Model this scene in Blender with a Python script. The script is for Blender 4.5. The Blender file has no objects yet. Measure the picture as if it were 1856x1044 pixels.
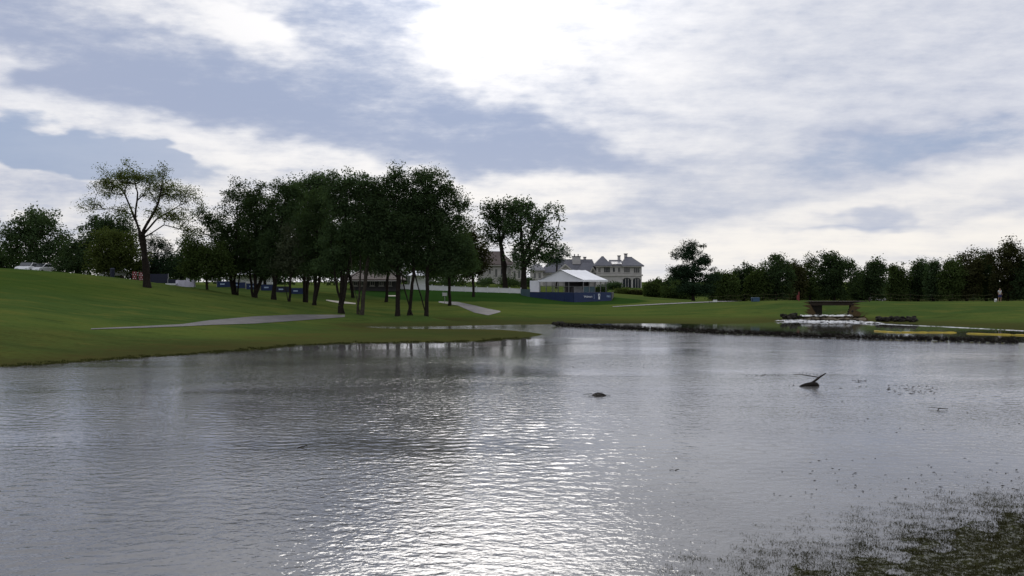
import bpy, math, random
import numpy as np
from mathutils import Vector, Matrix

# ------------------------------------------------------------------ camera, sky, sun, exposure
S = bpy.context.scene
COL = S.collection
CAM_H, FPX, HOR, CX = 4.2, 1804.0, 510.0, 928.0      # eye height, focal length in photo pixels, horizon row, centre column
cam_d = bpy.data.cameras.new('camera'); cam = bpy.data.objects.new('camera', cam_d); COL.objects.link(cam)
cam_d.sensor_width = 36.0; cam_d.lens = 35.0; cam_d.clip_start = 0.1; cam_d.clip_end = 6000
cam.location = (0, 0, CAM_H)
cam.rotation_euler = (math.radians(90) - math.atan(12 / FPX), 0, 0)
S.camera = cam

SUN_AZ, SUN_EL = math.radians(-1.6), math.radians(25.0)     # azimuth from +Y towards +X
SUN_DIR = Vector((math.sin(SUN_AZ) * math.cos(SUN_EL), math.cos(SUN_AZ) * math.cos(SUN_EL), math.sin(SUN_EL)))
sun_d = bpy.data.lights.new('sun', 'SUN'); sun = bpy.data.objects.new('sun', sun_d); COL.objects.link(sun)
sun_d.energy = 0.5; sun_d.angle = math.radians(19); sun_d.color = (1.0, 0.94, 0.86)
sun.rotation_euler = (-SUN_DIR).to_track_quat('-Z', 'Y').to_euler()
sun.location = (0, -20, 60)

S.view_settings.view_transform = 'Standard'; S.view_settings.look = 'None'
S.view_settings.exposure = 0.0; S.view_settings.gamma = 1.0
S.cycles.max_bounces = 6; S.cycles.transparent_max_bounces = 12
S.cycles.use_denoising = True


class NT:
    """small helper to write node trees"""
    def __init__(s, tree): s.t = tree; s.n = tree.nodes; s.l = tree.links
    def node(s, kind, **kw):
        x = s.n.new(kind)
        for k, v in kw.items(): setattr(x, k, v)
        return x
    def put(s, sock, v):
        if v is None: return
        if isinstance(v, bpy.types.NodeSocket): s.l.new(v, sock)
        else: sock.default_value = v
    def math(s, op, a, b=None, c=None, clamp=False):
        x = s.node('ShaderNodeMath', operation=op, use_clamp=clamp)
        for i, v in enumerate((a, b, c)): s.put(x.inputs[i], v)
        return x.outputs[0]
    def xyz(s, a, b, c):
        x = s.node('ShaderNodeCombineXYZ')
        for i, v in enumerate((a, b, c)): s.put(x.inputs[i], v)
        return x.outputs[0]
    def noise(s, vec, scale, detail=4, rough=.5, dist=0.0, out=0, lac=2.0, dim='3D'):
        x = s.node('ShaderNodeTexNoise'); x.noise_dimensions = dim
        s.put(x.inputs['Vector'], vec)
        x.inputs['Scale'].default_value = scale; x.inputs['Detail'].default_value = detail
        x.inputs['Roughness'].default_value = rough; x.inputs['Distortion'].default_value = dist
        x.inputs['Lacunarity'].default_value = lac
        return x.outputs[out]
    def mapping(s, vec, loc=(0, 0, 0), rot=(0, 0, 0), sc=(1, 1, 1), kind='POINT'):
        x = s.node('ShaderNodeMapping', vector_type=kind)
        s.put(x.inputs[0], vec)
        x.inputs['Location'].default_value = loc; x.inputs['Rotation'].default_value = rot; x.inputs['Scale'].default_value = sc
        return x.outputs[0]
    def mix(s, f, a, b, mode='MIX'):
        x = s.node('ShaderNodeMix', data_type='RGBA', blend_type=mode)
        s.put(x.inputs[0], f)
        for sock, v in ((x.inputs[6], a), (x.inputs[7], b)):
            if isinstance(v, tuple) and len(v) == 3: v = (*v, 1)
            s.put(sock, v)
        return x.outputs[2]
    def step(s, v, lo, hi):
        x = s.node('ShaderNodeMapRange', interpolation_type='SMOOTHSTEP')
        s.put(x.inputs[0], v); x.inputs[1].default_value = lo; x.inputs[2].default_value = hi
        return x.outputs[0]
    def lin(s, v, lo, hi, a=0.0, b=1.0):
        x = s.node('ShaderNodeMapRange')
        s.put(x.inputs[0], v); x.inputs[1].default_value = lo; x.inputs[2].default_value = hi
        x.inputs[3].default_value = a; x.inputs[4].default_value = b
        return x.outputs[0]


def build_world():
    w = bpy.data.worlds.new('World'); S.world = w; w.use_nodes = True
    w.node_tree.nodes.clear()
    t = NT(w.node_tree)
    sky = t.node('ShaderNodeTexSky', sky_type='NISHITA')
    sky.sun_disc = False; sky.sun_elevation = SUN_EL; sky.sun_rotation = SUN_AZ
    sky.air_density = 1.0; sky.dust_density = 1.5; sky.ozone_density = 1.5
    tc = t.node('ShaderNodeTexCoord').outputs['Generated']
    sep = t.node('ShaderNodeSeparateXYZ'); t.put(sep.inputs[0], tc)
    x, y, z = sep.outputs
    zc = t.math('MAXIMUM', z, 0.0)
    az = t.math('MULTIPLY', t.math('ARCTAN2', x, y), 18.04)         # hundred-pixel units
    el = t.math('MULTIPLY', t.math('ARCSINE', zc), 18.04)
    C0 = t.xyz(az, el, 0.0)
    # coordinates on a flat cloud deck: streaks get thinner towards the horizon
    k = t.math('ADD', zc, 0.10)
    P = t.xyz(t.math('DIVIDE', x, k), t.math('DIVIDE', y, k), 0.0)
    # warp the positions so that nothing keeps a clean outline
    wn = t.node('ShaderNodeVectorMath', operation='SUBTRACT')
    t.put(wn.inputs[0], t.noise(t.mapping(C0, sc=(.55, 1.3, 1)), 1.0, 3, .62, out=1, dim='2D')); wn.inputs[1].default_value = (.5, .5, .5)
    wm = t.node('ShaderNodeVectorMath', operation='MULTIPLY')
    t.put(wm.inputs[0], wn.outputs[0]); wm.inputs[1].default_value = (2.2, .75, 0)
    wa = t.node('ShaderNodeVectorMath', operation='ADD'); t.put(wa.inputs[0], C0); t.put(wa.inputs[1], wm.outputs[0])
    C = wa.outputs[0]

    def blobs(rows):
        tot = None
        for px, py, rx, ry, rot, amp in rows:
            a0 = math.atan2(px - CX, FPX) * 18.04
            e0 = math.atan2(HOR - py, math.hypot(FPX, px - CX)) * 18.04
            m = t.mapping(C, loc=(a0, e0, 0), rot=(0, 0, math.radians(-rot)), sc=(rx / 100, ry / 100, 1), kind='TEXTURE')
            g = t.node('ShaderNodeTexGradient', gradient_type='SPHERICAL'); t.put(g.inputs[0], m)
            sm = t.math('MULTIPLY', t.step(g.outputs[1], 0, .75), amp)
            tot = sm if tot is None else t.math('ADD', tot, sm)
        return tot
    grey = blobs([  # px, py, half width, half height, slope (clockwise), amount of grey cloud
        (150, 115, 520, 125, 6, .75), (620, 205, 560, 130, 8, .85), (930, 225, 280, 75, 18, .75),
        (640, 40, 180, 130, 20, .75), (330, 190, 500, 70, 6, .4), (40, 30, 220, 60, 10, .35),
        (1700, 120, 460, 230, 0, .26), (1340, 330, 520, 110, -6, .42), (1180, 395, 330, 70, -4, .35),
        (1680, 262, 420, 60, -4, .42), (60, 335, 330, 34, 3, .5), (110, 372, 300, 20, 0, .3), (180, 310, 220, 14, 4, .35),
        (1610, 388, 130, 22, -12, .8), (1560, 414, 150, 11, -6, .6), (1800, 395, 160, 30, -8, .4), (1030, 165, 260, 40, 24, .35),
        (1000, 290, 300, 34, 4, .55), (720, 270, 300, 40, 4, .3), (950, 95, 90, 40, 0, .25),
        (900, 60, 170, 185, 0, -.85), (470, 66, 150, 62, 20, -1.15), (15, 128, 80, 46, 0, -1.0), (300, 232, 480, 36, 8, -.7),
        (560, 305, 420, 26, 4, -.6), (950, 345, 330, 40, 2, -.6), (1120, 120, 300, 150, 10, -.3), (1500, 440, 700, 34, -3, -.5),
        (1640, 350, 420, 34, -12, -.4), (300, 30, 160, 26, 14, -.5), (1240, 265, 240, 30, 4, -.25)])
    blue = blobs([(60, 262, 380, 52, 8, 2.0), (330, 292, 190, 18, 6, .5), (60, 207, 110, 14, 4, .5), (1690, 258, 330, 38, -5, .55),
                  (1530, 300, 240, 30, -4, .35), (20, 425, 200, 50, 0, .4), (1180, 385, 260, 60, 0, .25)])
    n1 = t.noise(t.mapping(P, rot=(0, 0, .25), sc=(.55, .8, 1)), 1.0, 5, .60, dim='2D')
    n2 = t.noise(t.mapping(P, loc=(7, 3, 2), rot=(0, 0, .1), sc=(.9, 2.4, 1)), 1.4, 5, .66, dim='2D')
    n3 = t.noise(t.mapping(C0, loc=(1, 5, 9), rot=(0, 0, .14), sc=(.75, 2.6, 1)), 1.0, 6, .66, dim='2D')
    n4 = t.noise(t.mapping(C0, loc=(3, 1, 4), rot=(0, 0, .32), sc=(1.5, 3.6, 1)), 1.15, 4, .62, dim='2D')
    def cen(n, k): return t.math('MULTIPLY', t.math('SUBTRACT', n, .5), k)
    dens = t.math('ADD', t.math('ADD', cen(n1, .9), cen(n2, 1.0)), t.math('ADD', cen(n3, 1.75), cen(n4, .9)))
    even = t.step(az, -1.0, 4.5)                                    # the deck breaks up on the left and thins to an even veil on the right
    dens = t.math('MULTIPLY', dens, t.lin(even, 0, 1, 1.05, .62))
    dens = t.math('ADD', t.math('ADD', dens, t.math('MULTIPLY', grey, 1.05)), t.lin(even, 0, 1, .36, .26))
    gm = t.step(dens, -.65, 1.85)
    # angle to the sun: thin cloud in front of it is the brightest (forward scattering)
    dt = t.node('ShaderNodeVectorMath', operation='DOT_PRODUCT'); t.put(dt.inputs[0], tc); dt.inputs[1].default_value = tuple(SUN_DIR)
    ang = t.math('ARCCOSINE', t.math('MINIMUM', dt.outputs['Value'], 1.0))
    glow = t.math('POWER', 2.718, t.math('MULTIPLY', t.math('POWER', t.math('DIVIDE', ang, .19), 2.0), -1.0))
    wide = t.math('POWER', 2.718, t.math('MULTIPLY', t.math('POWER', t.math('DIVIDE', ang, .55), 2.0), -1.0))
    low = t.step(el, 3.3, 0.2)
    veil = t.mix(low, (.84, .85, .90), (.95, .90, .83))
    veil = t.mix(t.math('MULTIPLY', wide, .60), veil, (1.02, .99, .96))
    vb = t.math('ADD', 1.0, t.math('MULTIPLY', glow, .85))
    vv = t.node('ShaderNodeVectorMath', operation='SCALE'); t.put(vv.inputs[0], veil); t.put(vv.inputs['Scale'], vb)
    dark = t.mix(wide, (.42, .46, .60), (.35, .42, .585))
    dark = t.mix(t.math('MULTIPLY', low, .6), dark, (.56, .60, .70))
    dv = t.node('ShaderNodeVectorMath', operation='SCALE'); t.put(dv.inputs[0], dark)
    t.put(dv.inputs['Scale'], t.math('ADD', 1.0, t.math('MULTIPLY', glow, .5)))
    cloud = t.mix(gm, vv.outputs[0], dv.outputs[0])
    sk = t.node('ShaderNodeVectorMath', operation='SCALE'); t.put(sk.inputs[0], sky.outputs[0]); sk.inputs['Scale'].default_value = .05
    bm = t.step(t.math('ADD', blue, t.math('MULTIPLY', t.math('SUBTRACT', n3, .5), 1.1)), .12, .95)
    skc = t.mix(.75, sk.outputs[0], (.27, .38, .62))
    col = t.mix(t.math('MULTIPLY', bm, .9), cloud, skc)
    bg = t.node('ShaderNodeBackground'); t.put(bg.inputs[0], col); bg.inputs[1].default_value = 1.0
    out = t.node('ShaderNodeOutputWorld'); t.l.new(bg.outputs[0], out.inputs[0])


build_world()
S.world.cycles.sampling_method = 'MANUAL'; S.world.cycles.sample_map_resolution = 512

# ------------------------------------------------------------------ helpers
R = random.Random(11)
RN = np.random.default_rng(7)


def at(px, py, D):
    """a point seen at photo pixel (px, py), D metres out"""
    return np.array([(px - CX) / FPX * D, D, CAM_H - (py - HOR) / FPX * D])


def tag(o, label=None, cat=None, group=None, kind=None):
    if label: o['label'] = label
    if cat: o['category'] = cat
    if group: o['group'] = group
    if kind: o['kind'] = kind
    return o


def empty(name, loc, rz=0.0):
    o = bpy.data.objects.new(name, None); COL.objects.link(o)
    o.location = tuple(loc); o.rotation_euler = (0, 0, rz); o.empty_display_size = .3
    return o


def link(name, me, m=None, parent=None, loc=None, rot=None):
    o = bpy.data.objects.new(name, me); COL.objects.link(o)
    if m is not None and not me.materials: me.materials.append(m)
    if parent is not None: o.parent = parent
    if loc is not None: o.location = tuple(loc)
    if rot is not None: o.rotation_euler = rot
    return o


def np_mesh(name, V, F, smooth=False):
    """V (n,3); F (m,k) all faces with k corners"""
    me = bpy.data.meshes.new(name)
    V = np.ascontiguousarray(V, dtype=np.float32); F = np.ascontiguousarray(F, dtype=np.int32)
    n, k = F.shape
    me.vertices.add(len(V)); me.vertices.foreach_set('co', V.ravel())
    me.loops.add(n * k); me.loops.foreach_set('vertex_index', F.ravel())
    me.polygons.add(n); me.polygons.foreach_set('loop_start', np.arange(n, dtype=np.int32) * k)
    me.polygons.foreach_set('loop_total', np.full(n, k, dtype=np.int32))
    me.polygons.foreach_set('use_smooth', np.full(n, smooth))
    me.update(calc_edges=True)
    return me


class MB:
    """collects shapes, then becomes one mesh"""
    def __init__(s): s.v = []; s.f = []
    def add(s, vs, fs):
        b = len(s.v); s.v += [tuple(map(float, p)) for p in vs]; s.f += [tuple(b + i for i in f) for f in fs]; return s
    def box(s, x0, x1, y0, y1, z0, z1):
        return s.add([(x0, y0, z0), (x1, y0, z0), (x1, y1, z0), (x0, y1, z0), (x0, y0, z1), (x1, y0, z1), (x1, y1, z1), (x0, y1, z1)],
                     [(0, 3, 2, 1), (4, 5, 6, 7), (0, 1, 5, 4), (1, 2, 6, 5), (2, 3, 7, 6), (3, 0, 4, 7)])
    def tube(s, pts, rad, n=8, cap=True):
        pts = [np.array(p, float) for p in pts]
        if not hasattr(rad, '__len__'): rad = [rad] * len(pts)
        rings = []
        for i, p in enumerate(pts):
            d = pts[min(i + 1, len(pts) - 1)] - pts[max(i - 1, 0)]
            d = d / (np.linalg.norm(d) + 1e-9)
            a = np.cross(d, (0, 0, 1.0)) if abs(d[2]) < .9 else np.cross(d, (1.0, 0, 0))
            a /= np.linalg.norm(a); b = np.cross(a, d)
            rings.append([p + rad[i] * (math.cos(2 * math.pi * k / n) * a + math.sin(2 * math.pi * k / n) * b) for k in range(n)])
        vs = [q for r in rings for q in r]; fs = []
        for i in range(len(pts) - 1):
            for k in range(n):
                fs.append((i * n + k, i * n + (k + 1) % n, (i + 1) * n + (k + 1) % n, (i + 1) * n + k))
        if cap: fs += [tuple(range(n - 1, -1, -1)), tuple((len(pts) - 1) * n + k for k in range(n))]
        return s.add(vs, fs)
    def lathe(s, prof, c=(0, 0, 0), n=14):
        vs = []; fs = []
        for r, z in prof:
            for k in range(n): vs.append((c[0] + r * math.cos(2 * math.pi * k / n), c[1] + r * math.sin(2 * math.pi * k / n), c[2] + z))
        for i in range(len(prof) - 1):
            for k in range(n): fs.append((i * n + k, i * n + (k + 1) % n, (i + 1) * n + (k + 1) % n, (i + 1) * n + k))
        fs += [tuple(range(n - 1, -1, -1)), tuple((len(prof) - 1) * n + k for k in range(n))]
        return s.add(vs, fs)
    def prism(s, poly, d):
        """poly: planar 3D outline, d: extrusion vector"""
        n = len(poly); d = np.array(d, float); poly = [np.array(p, float) for p in poly]
        return s.add(poly + [p + d for p in poly],
                     [tuple(range(n - 1, -1, -1)), tuple(range(n, 2 * n))] + [(i, (i + 1) % n, n + (i + 1) % n, n + i) for i in range(n)])
    def mesh(s, name, smooth=False):
        me = bpy.data.meshes.new(name); me.from_pydata(s.v, [], s.f)
        if smooth: me.polygons.foreach_set('use_smooth', [True] * len(me.polygons))
        me.update(); return me
    def build(s, name, m, parent=None, loc=None, rot=None, smooth=False, bevel=0):
        o = link(name, s.mesh(name, smooth), m, parent, loc, rot)
        if bevel:
            md = o.modifiers.new('bevel', 'BEVEL'); md.width = bevel; md.segments = 2; md.limit_method = 'ANGLE'
        return o


def material(name, base, rough=.8, var=.25, scale=3.0, bump=0.0, bscale=30.0, metallic=0.0, second=None, spec=.5, obj_rand=0.0, bdist=.02):
    """procedural: base colour broken up by two noises, fine relief"""
    m = bpy.data.materials.new(name); m.use_nodes = True
    t = NT(m.node_tree); p = t.n['Principled BSDF']
    co = t.node('ShaderNodeTexCoord').outputs['Object']
    f = t.noise(co, scale, 6, .6)
    f2 = t.noise(co, scale * 7.3, 4, .6)
    b2 = second or tuple(c * (1 - var) for c in base)
    c = t.mix(t.step(f, .3, .7), base, b2)
    c = t.mix(t.math('MULTIPLY', t.step(f2, .45, .75), var), c, tuple(v * .6 for v in base))
    if obj_rand:
        oi = t.node('ShaderNodeObjectInfo')
        hv = t.node('ShaderNodeHueSaturation'); t.put(hv.inputs['Color'], c)
        t.put(hv.inputs['Value'], t.lin(oi.outputs['Random'], 0, 1, 1 - obj_rand, 1 + obj_rand))
        c = hv.outputs[0]
    t.put(p.inputs['Base Color'], c)
    p.inputs['Roughness'].default_value = rough; p.inputs['Metallic'].default_value = metallic
    p.inputs['Specular IOR Level'].default_value = spec
    if bump:
        b = t.node('ShaderNodeBump'); b.inputs['Strength'].default_value = bump; b.inputs['Distance'].default_value = bdist
        t.put(b.inputs['Height'], t.noise(co, bscale, 5, .6)); t.l.new(b.outputs[0], p.inputs['Normal'])
    return m


def leaf_material(name, base, trans=.2, rand=.3):
    m = bpy.data.materials.new(name); m.use_nodes = True
    t = NT(m.node_tree); t.n.clear()
    co = t.node('ShaderNodeTexCoord').outputs['Object']
    c = t.mix(t.step(t.noise(co, .45, 4, .6), .32, .68), base, tuple(v * .62 for v in base))
    c = t.mix(t.step(t.noise(co, 3.2, 3, .6), .55, .8), c, (base[0] * 1.5, base[1] * 1.25, base[2] * .9))
    hv = t.node('ShaderNodeHueSaturation'); t.put(hv.inputs['Color'], c)
    t.put(hv.inputs['Value'], t.lin(t.node('ShaderNodeObjectInfo').outputs['Random'], 0, 1, 1 - rand, 1 + rand))
    d = t.node('ShaderNodeBsdfDiffuse'); t.put(d.inputs[0], hv.outputs[0])
    tr = t.node('ShaderNodeBsdfTranslucent'); t.put(tr.inputs[0], t.mix(.5, hv.outputs[0], (base[0] * 1.6, base[1] * 1.6, base[2] * .5)))
    mx = t.node('ShaderNodeMixShader'); mx.inputs[0].default_value = trans
    t.l.new(d.outputs[0], mx.inputs[1]); t.l.new(tr.outputs[0], mx.inputs[2])
    o = t.node('ShaderNodeOutputMaterial'); t.l.new(mx.outputs[0], o.inputs[0])
    return m

# ------------------------------------------------------------------ the lie of the land
# control points: column and row in the photo with the distance the ground there has
CP = [at(*p) for p in [
    (-260, 478, 108), (-260, 540, 80), (-260, 620, 56), (0, 487, 108), (0, 500, 98), (0, 520, 86), (0, 560, 71), (0, 600, 60), (0, 640, 52),
    (150, 498, 109), (150, 530, 93), (150, 570, 77), (150, 600, 65.5), (150, 630, 58),
    (265, 520, 106), (265, 545, 93), (265, 575, 79), (265, 597, 71), (265, 620, 63),
    (375, 525, 112), (430, 537, 115), (497, 543, 113), (572, 553, 108), (620, 568, 103), (652, 570, 102), (735, 572, 102), (770, 572, 102),
    (400, 560, 95), (480, 575, 88.5), (480, 590, 82), (400, 600, 73.5), (480, 612, 70.5), (560, 575, 97), (560, 592, 84),
    (640, 600, 80.5), (640, 612, 71.5), (760, 600, 80), (760, 610, 73), (850, 606, 76.5),
    (600, 548, 130), (700, 556, 124), (700, 530, 150), (800, 549, 134), (800, 530, 152), (860, 565, 113), (905, 566, 112), (900, 546, 136),
    (870, 527, 165), (945, 530, 160), (720, 524, 158), (1000, 546, 146), (1000, 560, 126), (1000, 576, 107), (1040, 546, 148), (1105, 545, 150),
    (1105, 574, 109), (1200, 555, 132), (1200, 546, 150), (1200, 574, 109), (1200, 583, 101), (1330, 547, 130), (1330, 570, 111), (1330, 583, 101),
    (1440, 546, 122), (1430, 560, 113), (1415, 576, 108), (1100, 558, 130), (900, 580, 104), (800, 581, 103), (700, 579, 104),
    (1600, 547, 122), (1700, 548, 125), (1856, 547, 125), (2050, 545, 126), (1650, 562, 108), (1700, 572, 104), (1856, 572, 101), (1856, 590, 92),
    (2050, 580, 95), (500, 524, 138), (420, 522, 135), (620, 530, 145), (340, 520, 125), (250, 508, 130), (900, 515, 185), (1050, 519, 235),
    (1160, 522, 235), (820, 520, 190)]]
CP += [np.array(p, float) for p in [
    # water's edge on the left and round the grass bar
    (-38, 44, .05), (-25.1, 48.9, 0), (-22.5, 52, 0), (-20.6, 54.9, 0), (-18, 58.3, 0), (-15.6, 61.6, 0), (-14.5, 65.0, 0), (-10.8, 67.7, 0), (-6, 68.6, 0),
    (-2.6, 69.5, 0), (1.3, 74.3, -.01), (4.2, 78.5, -.06),
    # shallow flood behind the bar
    (-8, 92, -.03), (-3, 93.5, -.03), (1, 91, -.06), (4, 88, -.10), (2, 97, .0), (-9, 87.5, .03), (-3, 87.5, -.01), (-14, 93, .02), (0, 82.5, .03), (4, 82, -.09),
    # pond floor
    (-24, 40, -.35), (-12, 52, -.35), (-6, 60, -.4), (4, 68, -.45), (12, 72, -.5), (-14, 30, -.45), (0, 40, -.5), (12, 50, -.5), (25, 50, -.5), (40, 50, -.4),
    (10, 82, -.35), (25, 70, -.4), (0, 25, -.4), (-10, 18, -.4), (-30, 24, -.4), (60, 55, -.3), (50, 72, -.2), (14, 30, -.35), (26, 32, -.3),
    # water behind the weir
    (12, 92, -.2), (22, 90, -.3), (30, 85, -.35), (28, 97, -.2), (38, 82, -.3), (46, 76, -.2), (34, 98, -.3), (7, 97, -.03), (15, 98.5, -.02),
    (43, 85.5, .0), (40.8, 95.0, .0), (36, 101, .0), (55, 78, .1),
    # near bank
    (1.2, 14.3, -.07), (3.2, 14.2, -.012), (4.5, 14.2, .003), (6.1, 14.2, .022), (7.4, 14.2, .045), (8.1, 15.8, .025), (5.2, 15.1, -.005), (7.0, 16.3, -.004), (8.96, 17.4, .0), (2.8, 15.6, -.065), (5.45, 17.2, -.055), (8.3, 19.4, -.06), (10.5, 20.5, -.06), (10.5, 18.2, .01), (12, 17, .05), (14, 22, -.07), (5.2, 12.8, .05), (0, 11.5, -.06),
    (0, 8, .35), (0, 0, 2.3), (-20, 0, 2.2), (20, 0, 2.4), (-20, 9, -.1), (18, 17, .05), (-45, 5, 2), (45, 12, 2), (45, 26, .1), (0, -25, 2.6), (0, -60, 3),
    # ground falling away behind the crests, and far land
    (55, 165, .5), (80, 170, .3), (30, 170, .9), (65, 205, .0), (100, 210, .2), (30, 210, .9), (-60, 150, 4.2), (-85, 130, 5.6), (-40, 170, 3.6), (-10, 185, 3.4),
    (0, 250, 3.2), (-90, 220, 3.0), (100, 260, .8), (-130, 100, 6), (-120, 50, 4), (120, 100, 1.6), (130, 60, 1.2), (0, 330, 2), (-160, 300, 2), (160, 320, 2)]]
CP = np.array(CP)


def tps_solve(c, lam=.02):
    d = np.linalg.norm(c[:, None, :2] - c[None, :, :2], axis=2) / 50
    K = np.where(d > 0, d ** 1.5, 0) * -1 + 0
    n = len(c); P1 = np.hstack([np.ones((n, 1)), c[:, :2] / 50])
    A = np.zeros((n + 3, n + 3)); A[:n, :n] = K + 0 * np.eye(n); A[:n, n:] = P1; A[n:, :n] = P1.T
    A[:n, :n] -= lam * .02 * np.eye(n)
    b = np.zeros(n + 3); b[:n] = c[:, 2]
    return np.linalg.solve(A, b)


TW = tps_solve(CP)


def tps(x, y):
    x = np.asarray(x, float); y = np.asarray(y, float); sh = x.shape
    x = x.ravel() / 50; y = y.ravel() / 50; out = np.empty(len(x)); n = len(CP)
    for i in range(0, len(x), 8000):
        xs, ys = x[i:i + 8000], y[i:i + 8000]
        d2 = (xs[:, None] - CP[None, :, 0] / 50) ** 2 + (ys[:, None] - CP[None, :, 1] / 50) ** 2
        out[i:i + 8000] = -(d2 ** .75) @ TW[:n] + TW[n] + TW[n + 1] * xs + TW[n + 2] * ys
    return out.reshape(sh)


def sstep(v, a, b):
    q = np.clip((v - a) / (b - a), 0, 1); return q * q * (3 - 2 * q)


_ph = RN.uniform(0, 6.28, (14, 2)); _fr = [(RN.uniform(.15, 1.6), RN.uniform(0, 6.28)) for _ in range(14)]
def wobble(x, y):
    z = 0
    for (f, a), (p, q) in zip(_fr, _ph):
        z = z + np.sin(f * (x * math.cos(a) * .45 + y * math.sin(a)) + p) / (1 + f * 1.4)
    return z / 5


STREAM = np.array([(32.6, 101.5), (33.9, 105), (36, 112), (38.8, 121), (43, 130), (52, 136)])
def stream_dist(x, y):
    best = np.full(np.shape(x), 1e9)
    for a, b in zip(STREAM[:-1], STREAM[1:]):
        d = b - a; L = d @ d
        q = np.clip(((x - a[0]) * d[0] + (y - a[1]) * d[1]) / L, 0, 1)
        best = np.minimum(best, np.hypot(x - a[0] - q * d[0], y - a[1] - q * d[1]))
    return best


def ground_z(x, y):
    z = tps(x, y)
    r = np.hypot(x, y)
    z = z + (2.0 - z) * sstep(r, 260, 420)
    amp = .012 + .05 * sstep(z, -.05, .6) + .02 * sstep(-z, -.2, .2)
    z = z + wobble(x, y) * amp
    rough = np.sin(5.1 * x + 2.3 * y) * np.sin(4.3 * y - 1.9 * x + 1) + .7 * np.sin(9.7 * x - 3 * y) * np.sin(8.9 * y + 2.2 * x)
    z = z + .019 * rough * sstep(-y, -27, -22) * sstep(y, 8, 11)
    sd = stream_dist(x, y)
    bed = np.where(y > 106.5, .18, -.35)
    hw = 2.0 + 1.3 * sstep(-y, -112, -103) + .35 * np.sin(y * 1.3 + x)
    z = np.minimum(z, bed + np.maximum(0, sd - hw) * np.where(y > 127, .35, 2.0))
    return z


def axis(segs):
    out = [segs[0][0]]
    for a, b, st in segs:
        n = max(1, round((b - a) / st)); out += list(np.linspace(a, b, n + 1)[1:])
    return np.array(out)


GX = axis([(-3000, -400, 260), (-400, -130, 18), (-130, -60, 1.5), (-60, -2, .6), (-2, 17, .28), (17, 60, .6), (60, 130, 1.5), (130, 400, 18), (400, 3000, 260)])
GY = axis([(-400, -30, 37), (-30, 8, 1.6), (8, 24, .3), (24, 46, .9), (46, 128, .5), (128, 190, 1.1), (190, 420, 8), (420, 3500, 200)])
XX, YY = np.meshgrid(GX, GY)
ZZ = ground_z(XX, YY)


def gz(x, y):
    """height of the built ground sheet"""
    x = np.atleast_1d(np.asarray(x, float)); y = np.atleast_1d(np.asarray(y, float))
    i = np.clip(np.searchsorted(GX, x) - 1, 0, len(GX) - 2); j = np.clip(np.searchsorted(GY, y) - 1, 0, len(GY) - 2)
    u = (x - GX[i]) / (GX[i + 1] - GX[i]); v = (y - GY[j]) / (GY[j + 1] - GY[j])
    return (ZZ[j, i] * (1 - u) * (1 - v) + ZZ[j, i + 1] * u * (1 - v) + ZZ[j + 1, i] * (1 - u) * v + ZZ[j + 1, i + 1] * u * v)


def g1(x, y): return float(gz(x, y)[0])


_DS = np.concatenate([np.arange(8, 60, .15), np.arange(60, 260, .25)])
def hit(px, py, water=True):
    """where the line of sight through a photo pixel meets the ground (or the pond)"""
    xs = (px - CX) / FPX * _DS; zs = CAM_H - (py - HOR) / FPX * _DS
    g = gz(xs, _DS)
    if water: g = np.maximum(g, 0)
    k = np.argmax(zs <= g)
    if zs[k] > g[k]: k = len(_DS) - 1
    if k > 0:
        a, b = zs[k - 1] - g[k - 1], zs[k] - g[k]; q = a / (a - b + 1e-9); D = _DS[k - 1] + q * (_DS[k] - _DS[k - 1])
    else: D = _DS[0]
    return np.array([(px - CX) / FPX * D, D, CAM_H - (py - HOR) / FPX * D])


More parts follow.
